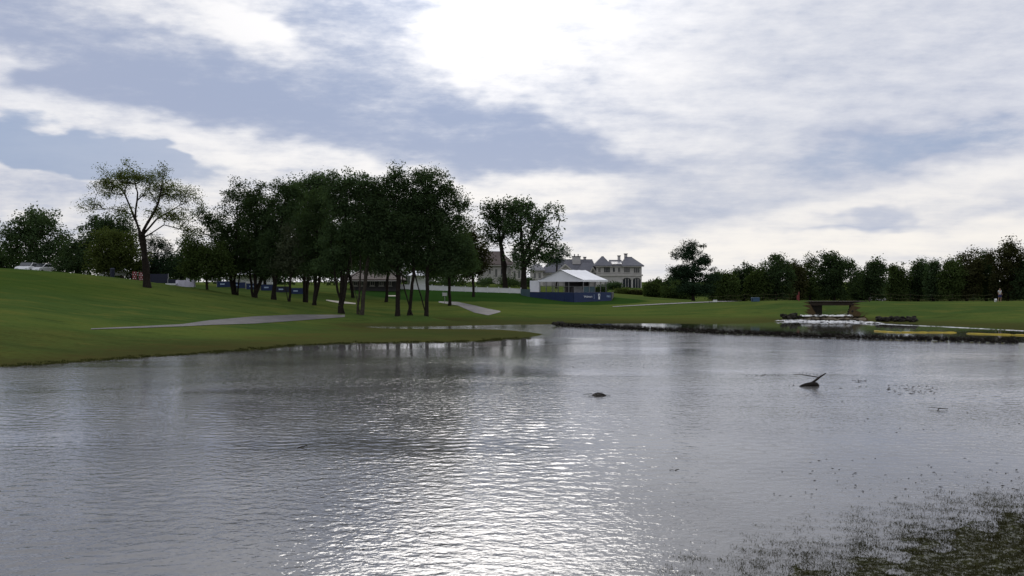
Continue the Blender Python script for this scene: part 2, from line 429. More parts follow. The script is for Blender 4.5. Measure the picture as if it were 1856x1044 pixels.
def lawn_material():
    m = bpy.data.materials.new('mown_grass'); m.use_nodes = True
    t = NT(m.node_tree); p = t.n['Principled BSDF']
    co = t.node('ShaderNodeTexCoord').outputs['Object']
    sp = t.node('ShaderNodeSeparateXYZ'); t.put(sp.inputs[0], co); x, y, z = sp.outputs
    big = t.noise(t.mapping(co, sc=(.6, 1, .2)), .055, 5, .6)
    mid = t.noise(t.mapping(co, sc=(.7, 1.4, .2)), .33, 5, .62)
    fine = t.noise(co, 2.6, 5, .7)
    blade = t.noise(co, 22, 3, .7)
    c = t.mix(t.step(big, .40, .60), (.058, .096, .026), (.094, .124, .030))
    c = t.mix(t.math('MULTIPLY', t.step(mid, .50, .68), .55), c, (.132, .134, .034))
    c = t.mix(t.math('MULTIPLY', t.step(mid, .46, .30), .65), c, (.042, .064, .019))
    strk = t.noise(t.mapping(co, rot=(0, 0, .12), sc=(.10, .85, .2)), .8, 4, .6)
    c = t.mix(t.math('MULTIPLY', t.step(strk, .52, .70), .22), c, (.036, .058, .014))
    c = t.mix(t.math('MULTIPLY', t.step(strk, .46, .34), .18), c, (.095, .105, .02))
    c = t.mix(t.math('MULTIPLY', t.step(fine, .5, .75), .45), c, (.032, .046, .0095))
    c = t.mix(t.math('MULTIPLY', t.step(blade, .5, .7), .35), c, (.085, .098, .022))

    def patch(cx, cy, rx, ry, rot=0):
        w = t.node('ShaderNodeVectorMath', operation='ADD'); t.put(w.inputs[0], co)
        s = t.node('ShaderNodeVectorMath', operation='SCALE'); t.put(s.inputs[0], t.noise(co, .25, 3, .5, out=1)); s.inputs['Scale'].default_value = 3.0
        t.put(w.inputs[1], s.outputs[0])
        g = t.node('ShaderNodeTexGradient', gradient_type='SPHERICAL')
        t.put(g.inputs[0], t.mapping(t.mapping(w.outputs[0], sc=(1, 1, 0)), loc=(cx + 1.5, cy + 1.5, 0), rot=(0, 0, rot), sc=(rx, ry, 1), kind='TEXTURE'))
        return g.outputs[1]
    green = t.step(patch(-2, 151, 24, 17), .02, .10)                                     # the putting green
    c = t.mix(t.math('MULTIPLY', green, .85), c, (0.0180, 0.0530, 0.0109))
    fringe = t.step(patch(-60, 98, 34, 20, -.3), .0, .5)                                 # smoother fairway on the hill
    c = t.mix(t.math('MULTIPLY', fringe, .5), c, (0.0372, 0.0680, 0.0109))
    # silt the flood left along its edges
    silt = t.math('MULTIPLY', t.step(t.math('ADD', z, t.math('MULTIPLY', mid, -.5)), .22, -.22), t.lin(fine, .3, .7, .75, 1.0))
    near = t.step(y, 34, 24)
    c = t.mix(t.math('MULTIPLY', t.math('MAXIMUM', silt, near), t.lin(near, 0, 1, .72, .85)), c, t.mix(near, t.mix(fine, (.040, .031, .014), (.074, .060, .026)), t.mix(fine, (.020, .019, .011), (.058, .054, .030))))
    dep = t.math('MULTIPLY', t.step(patch(-26, 57, 17, 11, .6), .05, .5), t.lin(fine, .35, .65, .35, .9))     # mud spread over the low end of the hill
    c = t.mix(t.math('MULTIPLY', dep, .55), c, t.mix(mid, (.040, .034, .013), (.070, .058, .022)))
    # bare earth on the cut stream banks
    nz = t.node('ShaderNodeSeparateXYZ'); t.put(nz.inputs[0], t.node('ShaderNodeNewGeometry').outputs['True Normal'])
    steep = t.step(nz.outputs[2], .90, .78)
    c = t.mix(steep, c, t.mix(fine, (.028, .020, .011), (.075, .054, .028)))
    t.put(p.inputs['Base Color'], c)
    wet = t.step(z, .12, -.03)
    film = t.math('MULTIPLY', near, t.step(t.noise(co, 9.0, 4, .7), .46, .56))                 # water standing between the trodden tufts
    t.put(p.inputs['Roughness'], t.math('SUBTRACT', t.lin(wet, 0, 1, .95, .6), t.math('MULTIPLY', film, .42)))
    t.put(p.inputs['Specular IOR Level'], t.math('MULTIPLY', film, .5))
    b = t.node('ShaderNodeBump'); b.inputs['Strength'].default_value = .5; b.inputs['Distance'].default_value = .05
    t.put(b.inputs['Height'], t.math('ADD', t.math('MULTIPLY', blade, .5), fine)); t.l.new(b.outputs[0], p.inputs['Normal'])
    return m


ny, nx = XX.shape
idx = np.arange(nx * ny).reshape(ny, nx)
GF = np.stack([idx[:-1, :-1], idx[:-1, 1:], idx[1:, 1:], idx[1:, :-1]], axis=-1).reshape(-1, 4)
ground = link('ground', np_mesh('ground', np.stack([XX, YY, ZZ], -1).reshape(-1, 3), GF, True), lawn_material())
tag(ground, 'mown golf course lawn rolling down to the flooded pond', 'lawn', kind='structure')


def water_material(name, murk, ripple=1.0, trans=.35, flow=False):
    m = bpy.data.materials.new(name); m.use_nodes = True
    t = NT(m.node_tree); t.n.clear()
    co = t.node('ShaderNodeTexCoord').outputs['Object']
    # gusts: the wind ruffles some stretches and leaves others calm
    gust = t.noise(t.mapping(co, sc=(.35, 1.0, 1)), .09, 4, .55, .4)
    sp = t.node('ShaderNodeSeparateXYZ'); t.put(sp.inputs[0], co)
    lee = t.math('MULTIPLY', t.step(t.math('ADD', sp.outputs[1], t.math('MULTIPLY', sp.outputs[0], -1.35)), 5.0, -6.0), 1.0)   # still water in the lee of the near bank
    lee = t.math('MULTIPLY', lee, t.step(sp.outputs[1], 46, 26))
    g2 = t.node('ShaderNodeTexGradient', gradient_type='SPHERICAL')
    t.put(g2.inputs[0], t.mapping(co, loc=(-7, 66.5, 0), rot=(0, 0, .38), sc=(20, 5.5, 1), kind='TEXTURE'))
    lee2 = t.step(g2.outputs[1], .0, .35)                                                # and under the bank on the left
    amp = t.math('MULTIPLY', t.lin(t.step(gust, .34, .60), 0, 1, .30, 1.05), t.math('MULTIPLY', t.lin(lee, 0, 1, 1.0, .32), t.lin(lee2, 0, 1, 1.0, .10)))
    sw = t.mapping(co, rot=(0, 0, .35), sc=(.8, 1.0, 1))
    h1 = t.noise(sw, .75, 3, .5, .3)
    h2 = t.noise(t.mapping(co, rot=(0, 0, -.25), sc=(.9, 1.0, 1)), 3.0, 3, .55, .5)
    h3 = t.noise(t.mapping(co, rot=(0, 0, .5), sc=(.85, 1.0, 1)), 7.0, 2, .5, .3)
    hh = t.math('ADD', t.math('MULTIPLY', h1, t.lin(sp.outputs[1], 24, 50, .004, .016)), t.math('ADD', t.math('MULTIPLY', h2, t.lin(sp.outputs[1], 20, 40, .012, .020)), t.math('MULTIPLY', h3, .0125)))
    hh = t.math('MULTIPLY', t.math('MULTIPLY', hh, amp), ripple)
    b = t.node('ShaderNodeBump'); b.inputs['Strength'].default_value = 1.0; b.inputs['Distance'].default_value = 1.0
    t.put(b.inputs['Height'], hh)
    gl = t.node('ShaderNodeBsdfGlossy'); gl.inputs['Color'].default_value = (.96, .97, 1, 1); gl.inputs['Roughness'].default_value = .05
    t.l.new(b.outputs[0], gl.inputs['Normal'])
    df = t.node('ShaderNodeBsdfDiffuse')
    t.put(df.inputs[0], t.mix(t.step(t.noise(co, .15, 4, .6), .35, .65), murk, tuple(v * .6 for v in murk)))
    tp = t.node('ShaderNodeBsdfTransparent'); tp.inputs[0].default_value = (.55, .52, .42, 1)
    m1 = t.node('ShaderNodeMixShader'); m1.inputs[0].default_value = trans
    t.l.new(df.outputs[0], m1.inputs[1]); t.l.new(tp.outputs[0], m1.inputs[2])
    fr = t.node('ShaderNodeFresnel'); fr.inputs['IOR'].default_value = 1.333; t.l.new(b.outputs[0], fr.inputs['Normal'])
    m2 = t.node('ShaderNodeMixShader'); t.l.new(fr.outputs[0], m2.inputs[0])
    t.l.new(m1.outputs[0], m2.inputs[1]); t.l.new(gl.outputs[0], m2.inputs[2])
    o = t.node('ShaderNodeOutputMaterial'); t.l.new(m2.outputs[0], o.inputs[0])
    return m


W_POND = water_material('pond_water', (.19, .185, .175), 1.0, .08)
W_CALM = water_material('sheltered_water', (.050, .050, .026), .06, .4)


def pond_mesh():
    """the wind chop is real relief where it is large enough to see, the finest ripples are left to the material"""
    xs = axis([(-110, -60, 5), (-60, -26, 1.5), (-26, 26, .13), (26, 60, 1.5), (60, 110, 5)])
    ys = axis([(4, 11, .5), (11, 26, .085), (26, 44, .12), (44, 62, .24), (62, 106.4, 1.48)])
    X_, Y_ = np.meshgrid(xs, ys); Z_ = np.zeros_like(X_); rs = np.random.default_rng(31)
    gust = .5 + .5 * np.sin(.21 * X_ + .35 * Y_ + 1.3 + 1.2 * np.sin(.13 * Y_ - .09 * X_)) * np.sin(.16 * Y_ - .11 * X_ + .6)
    lee = sstep(-(Y_ - 1.35 * X_), -5, 6) * sstep(-Y_, -46, -26)
    shore = sstep(gz(X_.ravel(), Y_.ravel()).reshape(X_.shape), -.30, -.02)
    amp = (.22 + .85 * gust) * (1 - .80 * lee) * (1 - .9 * shore)
    for i in range(64):
        L = .27 * (.62 / .27) ** rs.random() ; k = 2 * math.pi / L
        th = -1.57 + .25 + rs.normal(0, .95)                                  # running towards the near bank, a little across
        a = .0135 / k
        fade = sstep(-Y_, -min(62, 20 + 45 * L), -min(56, 8 + 38 * L)) * sstep(-np.abs(X_), -26.5, -23)
        ph = k * (X_ * math.cos(th) + Y_ * math.sin(th)) + rs.uniform(0, 6.28) + .5 * np.sin(.5 * X_ + i) + .4 * np.sin(.37 * Y_ + 2 * i)
        Z_ += a * fade * (np.sin(ph) + .22 * np.sin(2 * ph + 1.57))
    Z_ *= amp
    n0, n1 = X_.shape; ii = np.arange(n0 * n1).reshape(n0, n1)
    F = np.stack([ii[:-1, :-1], ii[:-1, 1:], ii[1:, 1:], ii[1:, :-1]], -1).reshape(-1, 4)
    return np_mesh('pond_water', np.stack([X_, Y_, Z_], -1).reshape(-1, 3), F, True)


pond = link('pond_water', pond_mesh(), W_POND)
tag(pond, 'rippled grey flood water filling the pond', 'water', kind='structure')
pool = link('pool_water', np_mesh('pool_water', np.array([(5.5, 93.0, .006), (8.2, 90.0, .006), (13.3, 84.9, .006), (17.1, 80.9, .006), (23.3, 75.3, .006), (30.5, 71.0, .006), (36.5, 67.2, .006), (90, 60, .006),
                                                                  (90, 106.3, .006), (5.5, 106.3, .006)]), np.array([list(range(10))])), W_CALM)
tag(pool, 'still brown water between the boulder line and the far bank', 'water', kind='structure')
st = []
for i, (x, y) in enumerate([(34.2, 106.45), (36, 112), (38.8, 121), (43, 130), (52, 136)]):
    st += [(x - 4.5, y, .46), (x + 4.5, y, .46)]
stream = link('stream_water', np_mesh('stream_water', np.array(st), np.array([[2 * i, 2 * i + 1, 2 * i + 3, 2 * i + 2] for i in range(4)])), W_CALM)
tag(stream, 'brown stream water coming under the footbridge', 'water', kind='structure')


def drape(name, top, bottom, m, label, cat, n=48, rows=6, lift=.03, water=False):
    """a sheet laid on the ground between two edges read off the photo"""
    top = np.array(top, float); bottom = np.array(bottom, float)
    xs = np.linspace(top[0, 0], top[-1, 0], n); V = []
    for x in xs:
        yt = np.interp(x, top[:, 0], top[:, 1]); yb = np.interp(x, bottom[:, 0], bottom[:, 1])
        for k in range(rows):
            p = hit(x, yt + (yb - yt) * k / (rows - 1), water); p[2] = g1(p[0], p[1]) + lift; V.append(p)
    F = [[i * rows + k, i * rows + k + 1, (i + 1) * rows + k + 1, (i + 1) * rows + k] for i in range(n - 1) for k in range(rows - 1)]
    return tag(link(name, np_mesh(name, np.array(V), np.array(F), True), m), label, cat, kind='structure')


M_PATH = material('cart_path_concrete', (.145, .138, .135), .7, .3, .8, .3, 9, second=(.10, .096, .092), spec=.25)
M_SAND = material('bunker_sand', (.62, .57, .47), .9, .2, 1.5, .3, 12)
drape('cart_path', [(165, 596), (250, 592), (330, 588), (380, 581), (460, 574), (540, 570.5), (625, 571)],
      [(165, 597.5), (250, 595), (330, 592), (380, 589.5), (460, 587), (540, 581.5), (625, 575)], M_PATH, 'wet pale cart path curving below the hill', 'path')
drape('cart_path', [(795, 546.5), (830, 547.5), (860, 554), (885, 560), (907, 564)],
      [(795, 548.5), (830, 554), (860, 567), (885, 572), (907, 566)], M_PATH, 'short pale cart path running down from the putting green', 'path')
drape('cart_path', [(1110, 555.8), (1200, 550.5), (1290, 546.6), (1345, 545.2)], [(1110, 556.9), (1200, 552.2), (1290, 548.2), (1345, 546.2)],
      M_PATH, 'thin cart path along the lawn crest towards the stream', 'path', lift=.05)
drape('bunker_sand', [(591, 543.5), (615, 546), (645, 549.5)], [(591, 545), (615, 550), (645, 551.5)], M_SAND, 'pale sand bunker behind the multi-stemmed trees', 'bunker', 20, 4)
drape('bunker_sand', [(704, 535.6), (725, 535.6)], [(704, 537.2), (725, 537.4)], M_SAND, 'thin strip of bunker sand between tree trunks', 'bunker', 8, 3)

# ------------------------------------------------------------------ trees
M_BARK = material('bark', (.026, .021, .017), .95, .4, 4, .6, 18, second=(.016, .013, .011), spec=.1)
M_BARK_PALE = material('pale_bark', (.052, .044, .035), .95, .35, 4, .6, 18, second=(.032, .027, .022), spec=.1)
L_DARK = leaf_material('leaves_dark', (.054, .088, .040), .34)
L_GREEN = leaf_material('leaves_green', (.058, .088, .028), .25)
L_LIGHT = leaf_material('leaves_light', (.085, .112, .034), .28)
L_GREY = leaf_material('leaves_greygreen', (.075, .092, .055), .22)
L_RUST = leaf_material('leaves_turning', (.056, .060, .026), .25)
L_PINE = leaf_material('needles', (.032, .058, .032), .12)
L_AIRY = leaf_material('leaves_thin', (.100, .130, .038), .42)


def grow(seed, base, chains, blobs, ncl, per, leaf, crad, trunk_r, lenk=.3, flat=.7, needle=False, shell=2.2, tip=.012, forkz=None):
    """base: world point. chains: trunk paths (local). blobs: (centre xyz, radii xyz) local. Returns wood and leaf meshes."""
    rs = np.random.default_rng(seed)
    pos = []; par = []; plen = []
    for ch in chains:
        prev = -1
        ch = [np.array(c, float) for c in ch]
        for a, b in zip(ch[:-1], ch[1:]):
            n = max(2, int(np.linalg.norm(b - a) / .8))
            for k in range(n + 1):
                if k == 0 and prev >= 0: continue
                q = a + (b - a) * k / n
                if prev >= 0: q = q + rs.normal(0, .035, 3) * (1, 1, .3)
                pos.append(q); par.append(prev); plen.append(0 if prev < 0 else plen[prev] + np.linalg.norm(q - pos[prev]))
                prev = len(pos) - 1
    ntrunk = len(pos)
    lowest = min(b[0][2] - b[1][2] for b in blobs)
    vol = np.array([b[1][0] * b[1][1] * b[1][2] for b in blobs]) ** .8; vol = vol / vol.sum()
    which = rs.choice(len(blobs), ncl, p=vol)
    d = rs.normal(size=(ncl, 3)); d /= np.linalg.norm(d, axis=1)[:, None]
    rad = rs.random(ncl) ** (1 / shell)
    cen = np.array([blobs[i][0] for i in which]); rr = np.array([blobs[i][1] for i in which])
    T = cen + d * rad[:, None] * rr
    # clusters inside other blobs thin out a little, so that the crown keeps holes
    order = np.argsort(np.linalg.norm(T - pos[ntrunk - 1], axis=1) * .6 + T[:, 2] * .4)
    T = T[order]
    P = np.zeros((ntrunk + ncl * 3 + 8, 3)); P[:ntrunk] = pos; PL = np.zeros(len(P)); PL[:ntrunk] = plen
    par = par + [0] * (len(P) - ntrunk); n = ntrunk; tips = []
    minz = max(.8, lowest * .75)
    for q in T:
        dv = q - P[:n]; dist = np.linalg.norm(dv, axis=1)
        cost = dist + lenk * PL[:n] + np.maximum(0, -dv[:, 2]) * .7 + (P[:n, 2] < minz) * 6
        j = int(np.argmin(cost)); a = P[j]; L = dist[j]
        if L > 1.0:
            k = 2 if L > 2.4 else 1
            for s in range(1, k + 1):
                f = s / (k + 1)
                m = a + (q - a) * f + rs.normal(0, .07 * L, 3) + np.array([0, 0, .10 * L * math.sin(math.pi * f)])
                P[n] = m; par[n] = j; PL[n] = PL[j] + np.linalg.norm(m - P[j]); j = n; n += 1
        P[n] = q; par[n] = j; PL[n] = PL[j] + np.linalg.norm(q - P[j]); tips.append(n); n += 1
    # pipe model for the radii
    w = np.zeros(n)
    for i in tips: w[i] += 1
    ex = 1.75
    child = np.zeros(n)
    for i in range(n - 1, -1, -1):
        if w[i] == 0 and child[i] == 0: w[i] = .4
        if par[i] >= 0: w[par[i]] += w[i]; child[par[i]] = 1
    wmax = max(w[i] for i in range(ntrunk))
    r = np.maximum(tip, trunk_r * (w / wmax) ** (1 / ex) * (1 - .35 * PL[:n] / (PL[:n].max() + 1e-6)))
    if forkz is not None: r[:ntrunk] = np.where(np.array([q[2] for q in pos]) > forkz, r[:ntrunk] * np.clip(.62 - .03 * (np.array([q[2] for q in pos]) - forkz), .3, 1), r[:ntrunk])
    # wood
    SID = 6; rings = np.zeros((n, SID, 3))
    dirs = np.zeros((n, 3))
    for i in range(n):
        dirs[i] = (P[i] - P[par[i]]) if par[i] >= 0 else np.array([0, 0, 1.0])
    dirs /= np.linalg.norm(dirs, axis=1)[:, None] + 1e-9
    ref = np.where(np.abs(dirs[:, 2:3]) < .9, np.array([[0, 0, 1.0]]), np.array([[1.0, 0, 0]]))
    A = np.cross(dirs, ref); A /= np.linalg.norm(A, axis=1)[:, None] + 1e-9; B = np.cross(A, dirs)
    th = np.arange(SID) * 2 * math.pi / SID
    V = []; F = []
    for i in range(n):
        p = par[i]
        if p < 0: continue
        ra = r[p] if (p < ntrunk and i < ntrunk) else min(r[p], r[i] * 1.25)
        if p < ntrunk and i < ntrunk and par[p] < 0: ra = r[p] * 1.3
        b0 = len(V)
        for c, rd in ((P[p], ra), (P[i], r[i])):
            for q in th: V.append(c + rd * (math.cos(q) * A[i] + math.sin(q) * B[i]))
        F += [[b0 + s, b0 + (s + 1) % SID, b0 + SID + (s + 1) % SID, b0 + SID + s] for s in range(SID)]
    wood = np_mesh('trunk', np.array(V), np.array(F), True)
    # leaves
    tp = P[tips]
    out = 1.0
    m = len(tp) * per
    c = np.repeat(tp, per, axis=0)
    cr = np.repeat(crad * rs.uniform(.55, 1.35, len(tp)), per)[:, None]
    off = rs.normal(size=(m, 3)) * (1, 1, flat); off *= np.minimum(1, 1.9 / (np.linalg.norm(off, axis=1)[:, None] + 1e-9))
    cpos = c + off * cr * .62
    s = leaf * rs.uniform(.55, 1.35, (m, 1))
    u = rs.normal(size=(m, 3)) * (1, 1, .55); u /= np.linalg.norm(u, axis=1)[:, None]
    v = np.cross(u, rs.normal(size=(m, 3))); v /= np.linalg.norm(v, axis=1)[:, None] + 1e-9
    asp = .22 if needle else .62
    V = np.stack([cpos - u * s * .5, cpos + v * s * asp * .5, cpos + u * s * .5, cpos - v * s * asp * .5], 1).reshape(-1, 3)
    F = np.arange(m * 4).reshape(-1, 4)
    return wood, np_mesh('crown', V, F)


TREES = {}
def tree(name, label, group, px, D, blobs, trunks=None, ncl=110, per=80, leaf=.24, crad=.85, trunk_r=.22, mat=None, bark=None, depth=.85, seed=None, py=None, **kw):
    x = (px - CX) / FPX * D
    z0 = g1(x, D) - .08
    if py is not None and seed is None: seed = int(px * 7 + D)
    seed = seed or int(px * 13 + D * 5)
    rs = random.Random(seed)

    def loc(qx, qy, dy=0.0): return np.array([(qx - px) / FPX * D, dy, CAM_H - (qy - HOR) / FPX * D - z0])
    B = []
    for b in blobs:
        cx, cy, rx, ry = b[:4]; dy = b[4] if len(b) > 4 else rs.uniform(-.25, .25) * rx / FPX * D
        B.append((loc(cx, cy, dy), (rx / FPX * D, rx / FPX * D * depth, ry / FPX * D)))
    if trunks is None:
        top = max(b[0][2] for b in B); tc = sum(b[0] for b in B) / len(B)
        trunks_l = [[(0, 0, 0), (tc[0] * .25, 0, top * .35), (tc[0] * .8, tc[1] * .6, top * .8)]]
    else:
        trunks_l = [[(rs.uniform(-.25, .25) if len(trunks) > 1 else 0, rs.uniform(-.2, .2), 0)] + [loc(q[0], q[1], (q[2] if len(q) > 2 else rs.uniform(-.5, .5))) for q in ch] for ch in trunks]
    wood, crown = grow(seed, None, trunks_l, B, ncl, per, leaf, crad, trunk_r, **kw)
    t = empty(name, (x, D, z0))
    tag(t, label, 'tree', group)
    link('trunk', wood, bark or M_BARK, t); link('crown', crown, mat or L_DARK, t)
    return t


GRP = 'clump of dark trees on the left of the pond'
# --- far left, behind the hill
tree('oak_tree', 'broad dark oak at the far left edge, behind the grassy hill', 'trees behind the left hill', 72, 138,
     [(72, 420, 55, 38), (25, 448, 28, 28), (112, 436, 24, 32), (72, 396, 42, 18), (18, 470, 26, 14), (90, 460, 45, 18), (40, 418, 30, 22)],
     ncl=210, per=75, leaf=.30, crad=1.0, trunk_r=.4)
tree('oak_tree', 'dark tree half cut by the left edge, left of the broad oak', 'trees behind the left hill', -18, 142,
     [(-20, 460, 30, 28), (-5, 475, 22, 14)], ncl=60, per=70, leaf=.32, crad=1.0, trunk_r=.3)
tree('leafy_tree', 'low dark rounded tree between the broad oak and the airy tree', 'trees behind the left hill', 140, 132,
     [(138, 455, 26, 30), (150, 475, 30, 20), (120, 478, 25, 16), (160, 440, 20, 22)], ncl=110, per=80, leaf=.28, crad=.9)
tree('leafy_tree', 'yellow green tree standing left of the tall airy tree', 'trees behind the left hill', 204, 124,
     [(205, 448, 45, 36), (180, 470, 30, 22), (232, 465, 36, 26), (205, 485, 40, 10)], ncl=190, per=85, leaf=.25, crad=.85, mat=L_LIGHT, trunk_r=.2)
tree('leafy_tree', 'dark double topped tree directly behind the yellow green tree', 'trees behind the left hill', 222, 136,
     [(190, 405, 26, 18), (222, 402, 20, 16), (205, 425, 42, 22), (160, 412, 14, 14)], ncl=110, per=75, leaf=.28, crad=.9)
tree('pine_tree', 'small dark pine behind the trunk of the tall airy tree', 'trees behind the left hill', 287, 128,
     [(284, 455, 26, 34), (298, 475, 20, 22), (268, 485, 30, 16), (295, 440, 12, 16)], ncl=100, per=80, leaf=.34, crad=.8, mat=L_PINE, needle=True)
tree('leafy_tree', 'small dark tree filling the gap right of the small pine', 'trees behind the left hill', 330, 132,
     [(332, 475, 24, 24), (345, 455, 18, 20), (318, 492, 24, 12)], ncl=80, per=75, leaf=.27, crad=.8)
# --- the tall airy tree
tree('locust_tree', 'tall airy tree with thin open foliage and bare limbs on the hill', None, 265, 105.5,
     [(250, 322, 52, 20), (182, 306, 20, 12), (232, 298, 12, 12), (298, 312, 18, 15), (330, 352, 34, 20), (205, 345, 40, 18), (168, 372, 28, 12), (225, 382, 26, 12), (285, 385, 26, 16),
      (288, 345, 40, 22), (356, 372, 14, 16), (320, 392, 34, 18), (338, 416, 24, 12), (190, 330, 30, 14), (225, 320, 30, 18)],
     trunks=[[(263, 470), (258, 428), (240, 388), (228, 352), (205, 330), (178, 306)], [(263, 470), (258, 428), (285, 398), (312, 378), (350, 360)],
             [(262, 460), (258, 428), (248, 395), (252, 350), (240, 305)], [(263, 470), (259, 432), (300, 408), (325, 415), (352, 425)],
             [(263, 470), (258, 428), (238, 388), (205, 378), (165, 380)], [(262, 450), (262, 420), (290, 370), (300, 315)]],
     ncl=430, per=44, leaf=.15, crad=.62, trunk_r=.30, forkz=5.6, mat=L_AIRY, lenk=.12, shell=1.6, tip=.016)
# --- the clump
tree('leafy_tree', 'small low crowned tree at the left end of the tree clump', GRP, 375, 112,
     [(375, 470, 42, 34), (352, 450, 22, 28), (395, 490, 30, 18), (345, 488, 22, 14)], trunks=[[(375, 480), (373, 450)]], ncl=173, per=80, leaf=.21, crad=.75, mat=L_GREEN, trunk_r=.13)
tree('leafy_tree', 'wide dark tree with a wispy top, second in the clump from the left', GRP, 428, 117,
     [(405, 415, 48, 42), (432, 366, 34, 26), (374, 400, 24, 30), (438, 334, 16, 12), (415, 460, 50, 34), (400, 345, 14, 8), (410, 490, 44, 14)],
     trunks=[[(420, 500), (400, 420)], [(427, 500), (432, 350)], [(436, 500), (450, 430)]], ncl=278, per=84, leaf=.21, crad=.66)
tree('leafy_tree', 'dark tree with three splayed stems right of the wispy topped tree', GRP, 462, 115,
     [(470, 400, 44, 48), (466, 352, 26, 22), (475, 455, 46, 34), (448, 370, 20, 18), (470, 490, 42, 14)], trunks=[[(452, 500), (448, 400)], [(463, 500), (468, 370)], [(474, 500), (492, 410)]], ncl=255, per=84, leaf=.21, crad=.66)
tree('leafy_tree', 'tall dark tree on a thick pair of stems in the middle of the clump', GRP, 497, 113,
     [(512, 385, 46, 46), (508, 342, 28, 16), (500, 445, 42, 38), (530, 352, 24, 22), (505, 485, 40, 16)], trunks=[[(493, 500), (490, 420)], [(500, 500), (515, 360)]], ncl=266, per=84, leaf=.21, crad=.66, trunk_r=.25)
tree('leafy_tree', 'grey green tree on two thin leaning stems in front of the clump', GRP, 521, 111,
     [(540, 440, 38, 36), (520, 475, 32, 24), (560, 470, 30, 26)], trunks=[[(516, 510), (505, 460)], [(528, 505), (545, 430)]], ncl=196, per=84, leaf=.205, crad=.75, mat=L_GREY, trunk_r=.14)
tree('leafy_tree', 'dark domed tree with a narrow peak above the bare stemmed middle', GRP, 553, 122,
     [(555, 352, 36, 30), (572, 325, 18, 14), (560, 395, 46, 40), (585, 345, 22, 24)], trunks=[[(553, 480), (556, 350)], [(560, 470), (585, 360)]], ncl=243, per=84, leaf=.24, crad=.85)
tree('leafy_tree', 'dark tree on one straight trunk with a thin side stem', GRP, 572, 108,
     [(575, 400, 40, 42), (590, 370, 30, 30), (575, 455, 38, 36), (600, 440, 30, 38), (580, 488, 34, 14)], trunks=[[(572, 480), (575, 390)], [(578, 520), (590, 420)]], ncl=255, per=84, leaf=.205, crad=.64, trunk_r=.2)
tree('leafy_tree', 'tall tree on a thick three stemmed trunk beside the cart path end', GRP, 619, 103,
     [(628, 334, 34, 27), (606, 365, 30, 34), (628, 395, 42, 40), (612, 440, 36, 34), (642, 440, 28, 34), (648, 322, 18, 16), (600, 325, 16, 14), (600, 478, 34, 18)],
     trunks=[[(608, 500), (598, 400)], [(621, 490), (628, 340)], [(632, 490), (645, 400)]], ncl=336, per=84, leaf=.20, crad=.66, trunk_r=.27)
tree('leafy_tree', 'tree with three pale stems fanning out, right of the cart path end', GRP, 652, 102,
     [(664, 345, 28, 26), (672, 385, 34, 40), (662, 430, 36, 34), (685, 350, 20, 22), (690, 425, 24, 30)],
     trunks=[[(640, 510), (634, 420)], [(653, 480), (648, 390), (652, 350)], [(662, 500), (680, 400), (688, 360)]], ncl=266, per=80, leaf=.205, crad=.75, trunk_r=.22, bark=M_BARK_PALE)
tree('leafy_tree', 'pointed dark tree on a thick trunk with a side fork', GRP, 722, 102,
     [(716, 335, 30, 26), (718, 312, 12, 10), (700, 370, 34, 36), (722, 400, 40, 42), (708, 455, 38, 36), (740, 360, 22, 30), (690, 482, 26, 14)],
     trunks=[[(722, 520), (712, 440)], [(723, 500), (722, 320)], [(728, 520), (752, 480), (775, 440)]], ncl=325, per=84, leaf=.20, crad=.66, trunk_r=.26)
tree('leafy_tree', 'dark tree on a narrow V of two stems, second from the clump end', GRP, 744, 102,
     [(752, 365, 32, 40), (745, 420, 38, 40), (770, 395, 30, 40), (748, 465, 34, 22)], trunks=[[(733, 525), (725, 470), (735, 400)], [(750, 500), (758, 350)]], ncl=266, per=84, leaf=.20, crad=.66, trunk_r=.19)
tree('leafy_tree', 'tall rounded tree on two stems at the right end of the clump', GRP, 770, 102,
     [(780, 326, 32, 24), (802, 352, 30, 30), (775, 375, 36, 40), (822, 398, 26, 36), (795, 420, 42, 42), (832, 440, 24, 34), (800, 475, 46, 28), (836, 372, 14, 18), (760, 315, 14, 14), (845, 470, 20, 24)],
     trunks=[[(757, 520), (745, 470), (765, 380)], [(775, 480), (782, 330)], [(775, 480), (800, 420), (820, 390)]], ncl=441, per=84, leaf=.20, crad=.66, trunk_r=.22)
for px, D, bl, lab in [
        (480, 140, [(480, 430, 60, 48), (430, 460, 50, 36), (520, 470, 50, 28), (460, 488, 50, 14)], 'dark tree standing well behind the left half of the clump'),
        (640, 138, [(630, 435, 50, 48), (660, 470, 44, 24), (585, 460, 46, 36), (600, 488, 50, 14)], 'dark tree standing well behind the three stemmed trunks'),
        (700, 134, [(700, 430, 48, 48), (740, 450, 44, 40), (690, 478, 44, 16)], 'dark tree seen behind the pointed tree'),
        (815, 128, [(812, 450, 40, 42), (838, 478, 28, 24), (790, 485, 34, 14)], 'dark tree behind the right end of the clump, above the white fence')]:
    tree('leafy_tree', lab, GRP, px, D, bl, ncl=229, per=70, leaf=.29, crad=1.0)
tree('leafy_tree', 'small rusty tree turning colour between the clump and the oaks', None, 858, 146,
     [(858, 455, 22, 36), (872, 475, 18, 24), (848, 488, 20, 18), (845, 425, 16, 22)], ncl=162, per=75, leaf=.26, crad=.8, mat=L_RUST)
